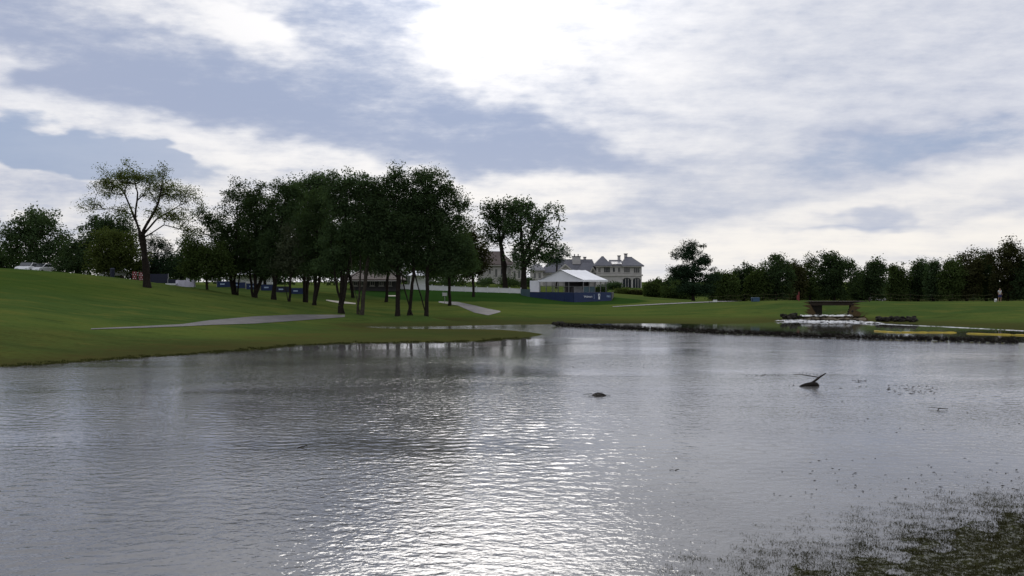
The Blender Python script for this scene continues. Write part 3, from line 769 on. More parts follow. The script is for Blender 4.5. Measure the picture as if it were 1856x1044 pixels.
# --- the two oaks by the house
tree('oak_tree', 'oak with a leaning trunk in front of the brown roofed house', 'oaks by the houses', 916, 172,
     [(900, 385, 26, 20), (882, 410, 18, 26), (880, 440, 16, 16), (915, 405, 26, 24), (928, 378, 16, 16), (900, 430, 20, 16)],
     trunks=[[(916, 480), (908, 440), (900, 400)], [(910, 445), (885, 415)], [(908, 440), (925, 390)]], ncl=100, per=60, leaf=.38, crad=1.15, trunk_r=.42, lenk=.15)
tree('oak_tree', 'large spreading oak left of the white marquee, crown full of gaps', 'oaks by the houses', 949, 170,
     [(945, 376, 28, 17), (962, 395, 30, 24), (992, 392, 24, 20), (1008, 412, 14, 16), (985, 428, 26, 24), (955, 435, 32, 30), (975, 462, 30, 22), (945, 470, 24, 26), (930, 410, 20, 20), (1000, 445, 16, 14)],
     trunks=[[(949, 480), (945, 430), (942, 380)], [(949, 470), (968, 420), (990, 395)], [(950, 480), (975, 450), (1000, 425)]], ncl=170, per=60, leaf=.38, crad=1.1, trunk_r=.5, lenk=.15)
tree('pine_tree', 'small feathery pine behind the marquee peak, right of the large oak', None, 1008, 205,
     [(1010, 456, 20, 10), (1000, 470, 22, 12), (1022, 462, 10, 7)], ncl=60, per=60, leaf=.5, crad=1.0, mat=L_PINE, needle=True)
# --- right hand treeline
RG = 'treeline on the right beyond the stream'
tree('pine_tree', 'tall ragged pine standing alone right of the stone mansion', RG, 1257, 168,
     [(1256, 452, 22, 14), (1242, 464, 22, 14), (1228, 452, 9, 7), (1268, 476, 24, 18), (1238, 490, 26, 12), (1256, 500, 34, 16), (1284, 478, 9, 7), (1288, 498, 14, 12), (1230, 500, 16, 8), (1258, 522, 38, 12)],
     trunks=[[(1256, 500), (1257, 442)]], ncl=170, per=110, leaf=.46, crad=.85, mat=L_PINE, needle=True, trunk_r=.28, lenk=.1, flat=.55)
LINE = [  # column, top row, half width, distance, leaves, label
    (1190, 503, 15, 205, L_GREEN, 'small rounded tree right of the stone mansion corner'),
    (1219, 496, 17, 200, L_DARK, 'low dark tree halfway between the stone mansion and the tall pine'),
    (1236, 503, 15, 190, L_GREEN, 'low green tree at the left foot of the tall pine'),
    (1302, 490, 20, 196, L_DARK, 'low dark tree at the right foot of the tall pine'),
    (1318, 488, 19, 190, L_GREEN, 'small rounded tree, second right of the tall pine'),
    (1348, 478, 20, 200, L_DARK, 'narrow dark tree left of the dense dome shaped tree'),
    (1372, 482, 20, 192, L_GREEN, 'rounded tree touching the left side of the dense dome shaped tree'),
    (1406, 463, 31, 194, L_DARK, 'dense dome shaped tree above the blue box on the lawn'),
    (1441, 474, 17, 204, L_RUST, 'thin brownish tree right of the dense dome shaped tree'),
    (1468, 464, 22, 210, L_GREEN, 'loose crowned tree behind the red stake, sky showing through'),
    (1512, 456, 35, 192, L_DARK, 'very wide dense tree standing above the footbridge'),
    (1557, 488, 18, 204, L_DARK, 'low dark tree right of the footbridge tree'),
    (1584, 470, 24, 194, L_DARK, 'upright tree with a brushy top right of the footbridge'),
    (1626, 480, 21, 204, L_GREEN, 'low tree in the middle of the gap right of the brushy topped tree'),
    (1664, 470, 22, 205, L_DARK, 'knob topped tree in the dip of the right treeline'),
    (1692, 474, 15, 198, L_DARK, 'narrow round headed tree right of the knob topped tree'),
    (1722, 470, 24, 196, L_GREEN, 'green tree starting the high block on the right'),
    (1752, 452, 26, 198, L_RUST, 'broad tree with a brownish crown in the high block on the right'),
    (1788, 455, 24, 200, L_DARK, 'pointed dark tree left of the tallest tree on the right'),
    (1826, 434, 32, 192, L_RUST, 'tallest rounded tree near the right edge, above the walking person'),
    (1868, 462, 30, 190, L_DARK, 'dark tree cut by the right edge of the view')]
for px, top, hw, D, mt, lab in LINE:
    hw *= .9 if hw < 25 else 1.05; bot = 546; top += 4 if top > 480 else -2; h = bot - top; rr = random.Random(px)
    bl = [(px, top + h * .42, hw * .95, h * .30), (px + rr.uniform(-.25, .25) * hw, top + h * .2, hw * .6, h * .19), (px - hw * .35, top + h * .62, hw * .7, h * .25),
          (px + hw * .35, top + h * .6, hw * .7, h * .26), (px + rr.uniform(-.5, .5) * hw, top + h * .12, hw * .3, h * .10), (px, top + h * .84, hw * .95, h * .14)]
    bl += [(px + rr.uniform(-.9, .9) * hw, top + h * rr.uniform(.2, .55), hw * rr.uniform(.18, .38), h * rr.uniform(.08, .18)) for _ in range(3)]
    big = hw > 22
    tree('leafy_tree', lab, RG, px, D, bl, ncl=int(60 + hw * 4.2), per=75 if mt is not L_GREEN or px != 1468 else 40, leaf=.36, crad=1.0, mat=mt, trunk_r=.25, depth=1.0)


def foliage_mass(name, rows, seed, m, label, cat, leaf=.4, per=70, kind='stuff'):
    """undergrowth that nobody could count: leaves heaped along a line of (x, y, half depth, height)"""
    rs = np.random.default_rng(seed); C = []
    for (x0, y0, d0, h0), (x1, y1, d1, h1) in zip(rows[:-1], rows[1:]):
        L = math.hypot(x1 - x0, y1 - y0); n = max(2, int(L * 2.6))
        f = rs.random(n); d = d0 + (d1 - d0) * f; h = (h0 + (h1 - h0) * f) * rs.uniform(.55, 1.15, n)
        x = x0 + (x1 - x0) * f; y = y0 + (y1 - y0) * f + rs.uniform(-1, 1, n) * d
        for xx, yy, hh in zip(x, y, h):
            k = max(2, int(hh / .9)); C += [(xx + rs.normal(0, .3), yy, q) for q in (rs.random(k) ** .8) * hh]
    C = np.array(C); C[:, 2] += gz(C[:, 0], C[:, 1])
    M_ = len(C) * per; c = np.repeat(C, per, axis=0) + rs.normal(size=(M_, 3)) * (.55, .5, .4)
    s = leaf * rs.uniform(.5, 1.3, (M_, 1)); u = rs.normal(size=(M_, 3)); u /= np.linalg.norm(u, axis=1)[:, None]
    v = np.cross(u, rs.normal(size=(M_, 3))); v /= np.linalg.norm(v, axis=1)[:, None] + 1e-9
    V = np.stack([c - u * s * .5, c + v * s * .3, c + u * s * .5, c - v * s * .3], 1).reshape(-1, 3)
    return tag(link(name, np_mesh(name, V, np.arange(len(V)).reshape(-1, 4)), m), label, cat, kind=None if kind == 'thing' else kind)


foliage_mass('woodland', [(33, 222, 4, 2.8), (45, 218, 4, 2.4), (62, 216, 4, 2.4), (80, 214, 4, 2.4), (97, 212, 4, 3.2), (125, 205, 4, 5.5)], 3, L_DARK,
             'dark mass of far woodland behind the right treeline', 'woodland', leaf=.5, per=42)
foliage_mass('woodland', [(-95, 150, 3, 5.5), (-72, 146, 3, 4.5), (-56, 146, 3, 3.5), (-47, 150, 3, 3.2)], 5, L_DARK,
             'dark mass of undergrowth behind the left hill', 'woodland', leaf=.42, per=42)

foliage_mass('woodland', [(-66, 186, 3, 4.5), (-45, 190, 3, 6.0), (-30, 192, 3, 6.2), (-14, 194, 3, 5.6), (-9, 194, 3, 4)], 9, L_DARK,
             'dark far woodland seen low between the clump stems', 'woodland', leaf=.45, per=45)
foliage_mass('hedge', [(-18, 174, .8, 1.9), (-10, 175, .8, 2.1), (-4, 177, .8, 1.9), (1.5, 178, .8, 1.6)], 10, L_DARK,
             'dark hedge behind the white fence', 'hedge', leaf=.28, per=45, kind='thing')

# ------------------------------------------------------------------ things
M_WHITE = material('white_paint', (.72, .73, .74), .5, .12, 2)
M_VINYL = material('white_vinyl', (.86, .87, .90), .38, .10, .7, .15, 4)
M_BLUE = material('blue_banner', (.004, .020, .085), .6, .18, .8)
M_NAVY = material('navy_screen', (.006, .010, .032), .7, .2, 1)
M_TEAL = material('teal_banner', (.03, .075, .095), .6, .2, 1)
M_STONE = material('house_stone', (.46, .44, .42), .85, .25, .9, .5, 6, second=(.37, .355, .34))
M_TRIM = material('pale_trim', (.46, .44, .41), .8, .2, 1.5)
M_SLATE = material('slate_roof', (.12, .122, .142), .7, .3, 1.2, .6, 8, second=(.095, .096, .112))
M_BROWN_ROOF = material('brown_shingle', (.105, .080, .068), .8, .3, 1.2, .6, 8)
M_GLASS = material('window_glass', (.03, .035, .042), .08, .2, .5)
M_DARKWALL = material('dark_siding', (.075, .072, .075), .85, .3, 1)
M_METAL = material('galvanised_metal', (.38, .38, .39), .4, .2, 5, metallic=.7)
M_WOOD = material('weathered_timber', (.045, .035, .026), .9, .4, 2.5, .5, 14, second=(.03, .024, .018), spec=.2)
M_DRIFT = material('wet_driftwood', (.020, .016, .012), .8, .4, 6, .8, 26, spec=.2)
M_ROCK = material('dark_wet_rock', (.026, .023, .018), .9, .45, 3, .8, 10, obj_rand=.45, second=(.016, .015, .011), spec=.15)
M_ROCK_TAN = material('tan_ledge_rock', (.15, .125, .085), .85, .4, 2, .7, 9, obj_rand=.35, second=(.09, .075, .05), spec=.2)
M_YELLOW = material('yellow_boom_fabric', (.55, .42, .04), .6, .3, 1.2, .4, 6)
M_RED = material('red_paint', (.17, .018, .016), .55, .2, 3)
M_PALEBLUE = material('blue_plastic', (.02, .07, .14), .5, .15, 3)
M_BLACK = material('black_rubber', (.02, .02, .02), .8, .2, 4)
M_FOAMC = material('churned_foam', (.80, .80, .80), .7, .12, 1.6, .8, 7, second=(.66, .66, .65))
def foam_material():
    m = bpy.data.materials.new('churned_foam'); m.use_nodes = True; t = NT(m.node_tree); p = t.n['Principled BSDF']
    co = t.node('ShaderNodeTexCoord').outputs['Object']
    p.inputs['Base Color'].default_value = (.74, .74, .73, 1); p.inputs['Roughness'].default_value = .8
    f = t.math('ADD', t.math('MULTIPLY', t.noise(t.mapping(co, sc=(.6, 1.2, 1)), .8, 4, .6), .55), t.math('MULTIPLY', t.noise(co, 3.4, 5, .7), .45)); t.put(p.inputs['Alpha'], t.step(f, .42, .53))
    b = t.node('ShaderNodeBump'); b.inputs['Distance'].default_value = .05; t.put(b.inputs['Height'], t.noise(co, 6, 4, .6)); t.l.new(b.outputs[0], p.inputs['Normal'])
    return m


M_FOAMC = foam_material()
M_INK = material('white_print', (.70, .72, .76), .6, .05, 2)
M_INKB = material('pale_blue_print', (.35, .45, .62), .6, .05, 2)
M_CLOTH = material('table_cloth', (.62, .60, .72), .8, .12, 2, .3, 5)
M_ROPE = material('yellow_rope', (.12, .11, .05), .8, .2, 8)


def base(px, D, dz=0.0):
    x = (px - CX) / FPX * D
    return np.array([x, D, g1(x, D) + dz])


# ---- houses
def house_tools(root, D0, x0, z0):
    s = D0 / FPX

    def X(px): return (px - CX) * s - x0

    def Z(py): return CAM_H - (py - HOR) * s - z0

    def wall(a, b, top, bot, y0=0.0, y1=8.0, m=M_STONE, name='wall'):
        return MB().box(X(a), X(b), y0, y1, Z(bot), Z(top)).build(name, m, root)

    def hip(a, b, eave, r0, r1, ridge, y0=-.4, y1=8.4, m=M_SLATE, th=.18, ym=None):
        ze, zr = Z(eave), Z(ridge); ym = (y0 + y1) / 2 if ym is None else ym
        e = [(X(a), y0), (X(b), y0), (X(b), y1), (X(a), y1)]
        mb = MB().add([(p, q, ze - th) for p, q in e] + [(p, q, ze) for p, q in e] + [(X(r0), ym, zr), (X(r1), ym, zr)],
                      [(3, 2, 1, 0), (0, 1, 5, 4), (1, 2, 6, 5), (2, 3, 7, 6), (3, 0, 4, 7), (4, 5, 9, 8), (5, 6, 9), (6, 7, 8, 9), (7, 4, 8)])
        o = mb.build('roof', m, root)
        MB().tube([(X(r0) - .02, ym, zr), (X(r1) + .02, ym, zr + .001)], .10, 6).build('ridge_cap', M_SLATE, o)
        MB().box(X(a) + .05, X(b) - .05, y0 - .07, y0 + .02, ze - th - .12, ze - th - .005).build('gutter', M_TRIM, o)
        return o

    def gable(a, b, eave, apex, y0=-1.2, y1=6.0, m=M_SLATE, wm=M_STONE, trim=M_TRIM):
        xa, xb, ze, za = X(a), X(b), Z(eave), Z(apex); xm = (xa + xb) / 2
        MB().prism([(xa + .3, y0 + .35, ze - .3), (xb - .3, y0 + .35, ze - .3), (xm, y0 + .35, za - .3)], (0, .3, 0)).build('gable_wall', wm, root)
        MB().prism([(xa, y0, ze), (xm, y0, za), (xm, y0, za - .22), (xa + .15, y0, ze - .2)], (0, y1 - y0, 0)).prism(
            [(xm, y0, za), (xb, y0, ze), (xb - .15, y0, ze - .2), (xm, y0, za - .22)], (0, y1 - y0, 0)).build('gable_roof', m, root)
        MB().prism([(xa, y0 - .06, ze - .02), (xm, y0 - .06, za - .02), (xm, y0 - .06, za - .42), (xa + .35, y0 - .06, ze - .12)], (0, .05, 0)).prism(
            [(xm + .003, y0 - .06, za - .02), (xb, y0 - .06, ze - .02), (xb - .35, y0 - .06, ze - .12), (xm + .003, y0 - .06, za - .42)], (0, .05, 0)).build('bargeboard', trim, root)

    def window(a, b, top, bot, y=0.0, bars=1, rows=1, name='window'):
        xa, xb, zt, zb = X(a), X(b), Z(top), Z(bot); f = .09
        mb = MB().box(xa, xb, y - .06, y + .02, zt - f, zt).box(xa, xb, y - .06, y + .02, zb, zb + f)
        mb.box(xa, xa + f, y - .06, y + .02, zb + f, zt - f).box(xb - f, xb, y - .06, y + .02, zb + f, zt - f)
        for k in range(1, bars + 1):
            q = xa + (xb - xa) * k / (bars + 1); mb.box(q - .03, q + .03, y - .05, y + .02, zb + f, zt - f)
        w = mb.build(name, M_TRIM, root)
        MB().box(xa + .02, xb - .02, y - .02, y + .015, zb + .02, zt - .02).build('pane', M_GLASS, w)
        MB().box(xa - .1, xb + .1, y - .14, y - .002, zb - .13, zb - .005).build('sill', M_TRIM, w)
        return w

    def chimney(a, b, top, bot, y=3.0, d=1.1, pots=0, m=M_STONE):
        xa, xb = X(a), X(b)
        o = MB().box(xa, xb, y, y + d, Z(bot), Z(top) - .12).build('chimney', m, root)
        MB().box(xa - .1, xb + .1, y - .1, y + d + .1, Z(top) - .12, Z(top) + .06).build('chimney_cap', M_DARKWALL, o)
        for k in range(pots):
            q = xa + (xb - xa) * (k + .6) / (pots + .2)
            MB().lathe([(.13, 0), (.11, .35), (.14, .4), (.14, .5)], (q, y + d / 2, Z(top) + .06), 8).build('chimney_pot', M_DARKWALL, o)
        return o
    return X, Z, wall, hip, gable, window, chimney


D0 = 236.0
b0 = base(1075, D0)
mansion = empty('stone_mansion', b0)
tag(mansion, 'large grey stone mansion with slate hip roofs and chimneys behind the marquee', 'house')
X, Z, wall, hip, gable, window, chimney = house_tools(mansion, D0, b0[0], b0[2])
wall(1081, 1163, 481.5, 540, 0, 9)
wall(1079, 1165, 497.5, 500.5, -.25, 9.3, M_TRIM, 'string_course')
hip(1077, 1109, 481, 1092, 1096, 464.5, -.6, 6.5)
hip(1106, 1131, 480.8, 1107, 1130, 471, -.3, 9)
hip(1127, 1167, 481.2, 1137, 1149, 465.5, -.6, 8.5)
MB().prism([(X(1109), -.1, Z(479.3)), (X(1127), -.1, Z(479.3)), (X(1127), 2.0, Z(474.5)), (X(1109), 2.0, Z(474.5))], (0, -.08, .08)).build('flat_flashing', M_METAL, mansion)
for a, b, t_, b_, n in [(1094, 1106, 484, 494.5, 2), (1110, 1115, 484.5, 493.5, 0), (1119.5, 1124.5, 484.5, 493.5, 1), (1130.5, 1142, 484, 494.5, 2), (1148, 1159.5, 484.5, 495, 2), (1084, 1089, 485, 494, 1)]:
    window(a, b, t_, b_, 0, n)
for a, b in [(1129, 1143.5), (1147, 1161)]:                      # arched glazed openings of the lower storey
    xa, xb, zb, zt = X(a), X(b), Z(524), Z(506.5); xm = (xa + xb) / 2; r = (xb - xa) / 2
    arch = [(xm + r * math.cos(q), -.05, zt + .55 * r * math.sin(q)) for q in np.linspace(0, math.pi, 11)]
    o = MB().prism([(xa, -.05, zb), (xb, -.05, zb)] + arch, (0, .07, 0)).build('arched_door', M_GLASS, mansion)
    for k in (1, 2): q = xa + (xb - xa) * k / 3; MB().box(q - .05, q + .05, -.10, -.052, zb, zt + .2).build('mullion', M_TRIM, o)
    MB().tube([(p[0], -.09, p[2]) for p in arch], .14, 6).build('arch_moulding', M_TRIM, o)
MB().box(X(1143.8), X(1146.6), -.5, -.01, Z(524), Z(503)).build('pilaster', M_TRIM, mansion)
wall(985, 1080.8, 492, 540, 3, 12)
hip(978, 1086, 493, 1002, 1078, 469.3, 2.5, 12.5)
hip(1046, 1080, 492, 1060, 1078, 474, 1.0, 8, ym=4.6)
gable(1004, 1046, 497, 478, .2, 7)
gable(1068, 1082, 494, 483, .6, 6)
window(1021, 1029, 487, 493, .55, 1)
window(1073, 1077, 488, 494.5, .95, 0)
wall(962, 985, 489, 540, 2, 9)
hip(959, 989, 489, 968, 980, 479, 1.5, 9.5)
window(967, 972, 494, 505, 2, 1); window(976, 981, 494, 505, 2, 1)
chimney(1040, 1055, 463.5, 478, 5.4, 1.4, 2)
chimney(1062, 1066.5, 464.5, 472, 7.5)
chimney(1123.5, 1128, 462.5, 476, 4.2)
chimney(1135.5, 1140.5, 459, 470, 4.0)

D0 = 200.0
b0 = base(915, D0)
house2 = empty('brown_house', b0)
tag(house2, 'brown roofed house half hidden behind the leaning oak', 'house')
X, Z, wall, hip, gable, window, chimney = house_tools(house2, D0, b0[0], b0[2])
wall(866, 949, 478, 535, 0, 9, M_STONE)
hip(858, 934, 479, 886, 908, 455, -.6, 9.6, M_BROWN_ROOF)
gable(922, 953, 486, 470, -1.3, 7, M_SLATE)
wall(926, 949.5, 486, 535, -.9, -.005, M_TRIM, 'bay_wall')
chimney(928.5, 937.5, 450, 476, 3.2, 1.3, 1)
for a, b, t_, b_, y in [(872, 877, 486, 497, 0), (885, 890, 486, 497, 0), (897, 902, 487, 503, 0), (907, 912.5, 487, 504, 0), (930, 935, 490, 505, -.9), (938.5, 943.5, 490, 505, -.9)]:
    window(a, b, t_, b_, y, 1)

D0 = 152.0
b0 = base(675, D0)
shed = empty('low_pavilion', b0)
tag(shed, 'long low dark pavilion seen between the tree trunks', 'pavilion')
X, Z, wall, hip, gable, window, chimney = house_tools(shed, D0, b0[0], b0[2])
wall(634, 718, 505, 528, 0, 7, M_DARKWALL)
hip(626, 726, 506, 645, 706, 490, -1.4, 8.4, M_BROWN_ROOF)
for a in (640, 655, 671, 687, 702): window(a, a + 8, 509, 518, 0, 1)

# ---- the marquee on its platform
DECK_Z = 2.45
F0 = np.array(at(1040, 500, 146.0)[:2]); F1 = np.array(at(1108, 500, 150.5)[:2]); L1 = np.array(at(961, 500, 152.0)[:2]); L2 = np.array(at(944, 500, 154.5)[:2])
BR = np.array(at(1112, 500, 163.0)[:2]); BL = np.array(at(946, 500, 163.0)[:2])
plat = empty('viewing_platform', (F0[0], F0[1], g1(*F0)))
tag(plat, 'raised platform with a blue lettered banner skirt under the white marquee', 'platform')
o0 = np.array([F0[0], F0[1], g1(*F0)])
MB().prism([np.array([*p, DECK_Z - .2]) - o0 for p in (L1 + (.1, .15), F0 + (0, .15), F1 + (-.1, .1), BR, BL)], (0, 0, .18)).build('deck', M_WOOD, plat)


def skirt(p0, p1, n, m, top, name='banner_panel', drop=.25):
    out = []
    for k in range(n):
        a = p0 + (p1 - p0) * k / n; b = p0 + (p1 - p0) * (k + 1) / n; d = (b - a) / np.linalg.norm(b - a); a = a + d * .015; b = b - d * .015
        nn = np.array([d[1], -d[0]]) * .04
        za, zb = g1(*a) - drop, g1(*b) - drop
        out.append(MB().prism([np.array([*a, za]) - o0, np.array([*b, zb]) - o0, np.array([*b, top]) - o0, np.array([*a, top]) - o0], (nn[0], nn[1], 0)).build(name, m, plat))
    return out


skirt(L1, F0, 5, M_BLUE, DECK_Z + .14)
front = skirt(F0, F1, 1, M_BLUE, DECK_Z + .12)[0]
skirt(L2, L1, 1, M_TEAL, DECK_Z + .55)
skirt(F1 + (.03, .03), BR, 2, M_DARKWALL, DECK_Z + .02)


def letters(txt, size, m, name, parent, org, dirx, depth=.012):
    cu = bpy.data.curves.new(name, 'FONT'); cu.body = txt; cu.size = size; cu.extrude = depth; cu.align_x = 'CENTER'; cu.align_y = 'CENTER'
    tmp = bpy.data.objects.new('tmp', cu); COL.objects.link(tmp)
    dg = bpy.context.evaluated_depsgraph_get(); me = bpy.data.meshes.new_from_object(tmp.evaluated_get(dg))
    bpy.data.objects.remove(tmp); me.name = name; me.materials.clear()
    o = link(name, me, m, parent, org, (math.pi / 2, 0, math.atan2(dirx[1], dirx[0])))
    return o


fd = (F1 - F0) / np.linalg.norm(F1 - F0); fn = np.array([fd[1], -fd[0]])
def on_front(px, z, out=.055):
    f = (px - 1040) / 68.0; p = F0 + (F1 - F0) * f + fn * out
    return np.array([p[0], p[1], z]) - o0


letters('Walmart', .46, M_INK, 'lettering', front, on_front(1065, 1.93), fd)
lg = MB()                                                             # white cup shaped emblem with a blue figure on it
for sgn in (0,):
    prof = [(-.20, .42), (.20, .42), (.21, .20), (.16, -.05), (.17, -.42), (-.15, -.42), (-.13, -.05), (-.21, .20)]
    lg.prism([np.array([fd[0] * u, fd[1] * u, v]) for u, v in prof], np.array([*(fn * .015), 0]))
em = lg.build('emblem', M_INK, front, on_front(1085, 1.93, .045))
MB().prism([np.array([fd[0] * u, fd[1] * u, v]) for u, v in [(-.10, .30), (.02, .34), (.11, .22), (.07, .05), (-.03, -.02), (-.06, .12), (.03, .16), (-.02, .24)]],
           np.array([*(fn * .012), 0])).build('emblem_figure', M_BLUE, em, np.array([*(fn * .02), 0]))
letters('P&G', .42, M_INKB, 'lettering', front, on_front(1102.5, 1.93), fd)
MB().prism([np.array([fd[0] * u, fd[1] * u, v]) for u, v in [(-.02, -.35), (.02, -.35), (.02, .35), (-.02, .35)]], np.array([*(fn * .01), 0])).build('divider_line', M_INKB, front, on_front(1076, 1.93, .045))

TA = math.radians(29); TW_, TL = 7.4, 8.6
Bc = np.array([(1057 - CX) / FPX * 151.0, 151.0])
Ac = Bc - TW_ * np.array([math.cos(TA), -math.sin(TA)])
tent = empty('white_marquee', (Ac[0], Ac[1], DECK_Z), -TA)
tag(tent, 'white gabled marquee tent with open sides on the blue skirted platform', 'tent')
EH, RH = 4.42 - DECK_Z, 6.02 - DECK_Z
NS = 4                                                               # roof bays sag a little between the frames
for k in range(NS):
    y0, y1 = TL * k / NS + (.012 if k else -.25), TL * (k + 1) / NS + (-.012 if k < NS - 1 else .25)
    mb = MB()
    for sx in (0, 1):
        xa, xb = (-.2, TW_ / 2) if sx == 0 else (TW_ + .2, TW_ / 2)
        ja, jb = 7, 5; vs = []
        for i in range(ja):
            for j in range(jb):
                u, v = i / (ja - 1), j / (jb - 1)
                sag = .07 * math.sin(math.pi * u) + .05 * math.sin(math.pi * v)
                vs.append((xa + (xb - xa) * u, y0 + (y1 - y0) * v, EH + (RH - EH) * u - sag))
        mb.add(vs, [(i * jb + j, (i + 1) * jb + j, (i + 1) * jb + j + 1, i * jb + j + 1) if sx == 0 else (i * jb + j + 1, (i + 1) * jb + j + 1, (i + 1) * jb + j, i * jb + j) for i in range(ja - 1) for j in range(jb - 1)])
    mb.build('roof_panel', M_VINYL, tent, smooth=True)
MB().prism([(-.15, 0, EH - .05), (TW_ + .15, 0, EH - .05), (TW_ / 2, 0, RH - .08)], (0, -.03, 0)).build('gable_panel', M_VINYL, tent)
MB().prism([(-.15, TL, EH - .05), (TW_ + .15, TL, EH - .05), (TW_ / 2, TL, RH - .08)], (0, .03, 0)).build('gable_panel', M_VINYL, tent)
for x0, x1, y0, y1 in [(-.22, TW_ + .22, -.27, -.255), (-.22, -.205, -.25, TL + .25), (TW_ + .205, TW_ + .22, -.25, TL + .25)]:
    MB().box(x0, x1, y0, y1, EH - .28, EH + .02).build('valance', M_VINYL, tent)
for x in (0.0, TW_):
    for k in range(NS + 1):
        y = .05 + (TL - .1) * k / NS
        MB().box(x - .05, x + .05, y - .05, y + .05, 0, EH).build('post', M_METAL, tent)
for x in (TW_ * .33, TW_ * .67):
    MB().box(x - .05, x + .05, 0, .1, 0, EH + .9).build('post', M_METAL, tent)
MB().box(-1.75, -.1, -.02, .04, -.05, EH - .1).build('side_wall', M_VINYL, tent)
MB().box(-1.75, -1.69, .04, 3.5, -.05, EH - .15).build('side_wall', M_VINYL, tent)
MB().box(.15, TW_ * .62, TL - .06, TL - .02, 0, EH).build('back_wall', M_DARKWALL, tent)
MB().box(TW_ - .06, TW_ - .02, .1, TL - .1, .95, 1.0).box(.1, TW_ - .1, -.06, -.02, .95, 1.0).build('guard_rail', M_METAL, tent)
for k in range(NS):
    a = .1 + (TL - .2) * k / NS
    MB().box(TW_ - .05, TW_ - .035, a + .05, a + (TL - .2) / NS - .05, .08, .93).build('glass_panel', M_TEAL, tent) if k < 2 else None


def tent_pt(u, v): return np.array([Ac[0] + u * math.cos(TA) + v * math.sin(TA), Ac[1] - u * math.sin(TA) + v * math.cos(TA), DECK_Z])


tb = empty('buffet_table', tent_pt(4.9, 4.6), -TA); tag(tb, 'long white draped buffet table inside the marquee', 'table')
MB().box(-1.1, 1.1, -.4, .4, .86, .9).build('tabletop', M_WHITE, tb)
MB().prism([(-1.08, -.38, 0), (1.08, -.38, 0), (1.08, .38, 0), (-1.08, .38, 0)], (0, 0, .855)).build('cloth', M_VINYL, tb)
for u, v, lab in [(2.2, 1.6, 'grey stool nearest the white side wall inside the marquee'), (3.6, 1.5, 'grey stool in the middle of the marquee front'),
                  (5.0, 1.4, 'grey stool nearest the front corner of the marquee'), (6.3, 3.2, 'grey stool by the open right side of the marquee')]:
    s_ = empty('bar_stool', tent_pt(u, v)); tag(s_, lab, 'stool', 'stools in the marquee')
    MB().lathe([(.18, .74), (.2, .76), (.2, .8), (.17, .82)], n=10).build('seat', M_DARKWALL, s_)
    for q in range(4):
        c, sn = math.cos(q * math.pi / 2 + .7), math.sin(q * math.pi / 2 + .7)
        MB().tube([(c * .14, sn * .14, .74), (c * .21, sn * .21, 0)], .018, 5).build('leg', M_METAL, s_)

# ---- the white fence behind the putting green
FA, FB = base(703, 157.5), base(944, 157.0)
fence = empty('white_fence', FA); tag(fence, 'low white panel fence behind the putting green', 'fence')
npan = 12
for k in range(npan + 1):
    p = FA + (FB - FA) * k / npan; z = g1(p[0], p[1]) - FA[2]
    MB().box(-.07, .07, -.07, .07, -.2, .86).box(-.1, .1, -.1, .1, .86, .92).build('post', M_WHITE, fence, (p[0] - FA[0], p[1] - FA[1], z))
    if k < npan:
        q = FA + (FB - FA) * (k + 1) / npan; zq = g1(q[0], q[1]) - FA[2]; a = p - FA; b = q - FA
        pn = MB().prism([(a[0] + .08, a[1], z + .04), (b[0] - .08, b[1], zq + .04), (b[0] - .08, b[1], zq + .70), (a[0] + .08, a[1], z + .70)], (0, .03, 0)).build('panel', M_WHITE, fence)
        MB().prism([(a[0] + .08, a[1] - .03, z + .705), (b[0] - .08, b[1] - .03, zq + .705), (b[0] - .08, b[1] - .03, zq + .78), (a[0] + .08, a[1] - .03, z + .78)], (0, .09, 0)).build('top_rail', M_WHITE, pn)

# ---- blue banner boards under the clump
BB = ['leftmost blue banner board under the clump, beside the low crowned tree', 'second blue banner board from the left under the clump',
      'third blue banner board from the left, behind the splayed stems', 'fourth blue banner board from the left, behind the thick pair of stems',
      'fifth blue banner board from the left under the clump', 'rightmost blue banner board under the clump']
for k, lab in enumerate(BB):
    p = base(394 + 26.5 * k + 12, 134.5 + .3 * (k % 2)); w = .92
    o = empty('banner_board', p, .03 * (-1) ** k); tag(o, lab, 'banner', 'blue banner boards under the trees')
    MB().box(-w, w, -.012, .012, .06, .86).build('panel', M_BLUE if k not in (4,) else M_NAVY, o)
    for sx in (-w - .02, w + .02):
        MB().box(sx - .02, sx + .02, -.025, .025, -.1, .92).build('post', M_METAL, o)
    MB().box(-.5, .1, -.018, -.0125, .38, .56).build('pale_stripe', M_INKB, o)
for px, D, lab, w, cat in [(448, 178, 'white event tent glimpsed between stems on the left of the clump', 4.3, 'tent'), (757, 166, 'small white event tent behind the fence at the clump end', 1.6, 'tent')]:
    p = base(px, D); o = empty('event_tent', p); tag(o, lab, cat)
    h = 1.75 if w > 3 else 2.1
    for x in (-w, w):
        for y in (0, 3): MB().box(x - .04, x + .04, y - .04, y + .04, 0, h).build('post', M_METAL, o)
    MB().add([(-w - .1, -.1, h), (w + .1, -.1, h), (w + .1, 3.1, h), (-w - .1, 3.1, h), (-w * .4, 1.5, h + .8), (w * .4, 1.5, h + .8)], [(0, 1, 5, 4), (1, 2, 5), (2, 3, 4, 5), (3, 0, 4), (3, 2, 1, 0)]).build('canopy', M_VINYL, o)
    MB().box(-w + .05, w - .05, 2.9, 2.94, .05, h).build('wall_panel', M_VINYL, o)

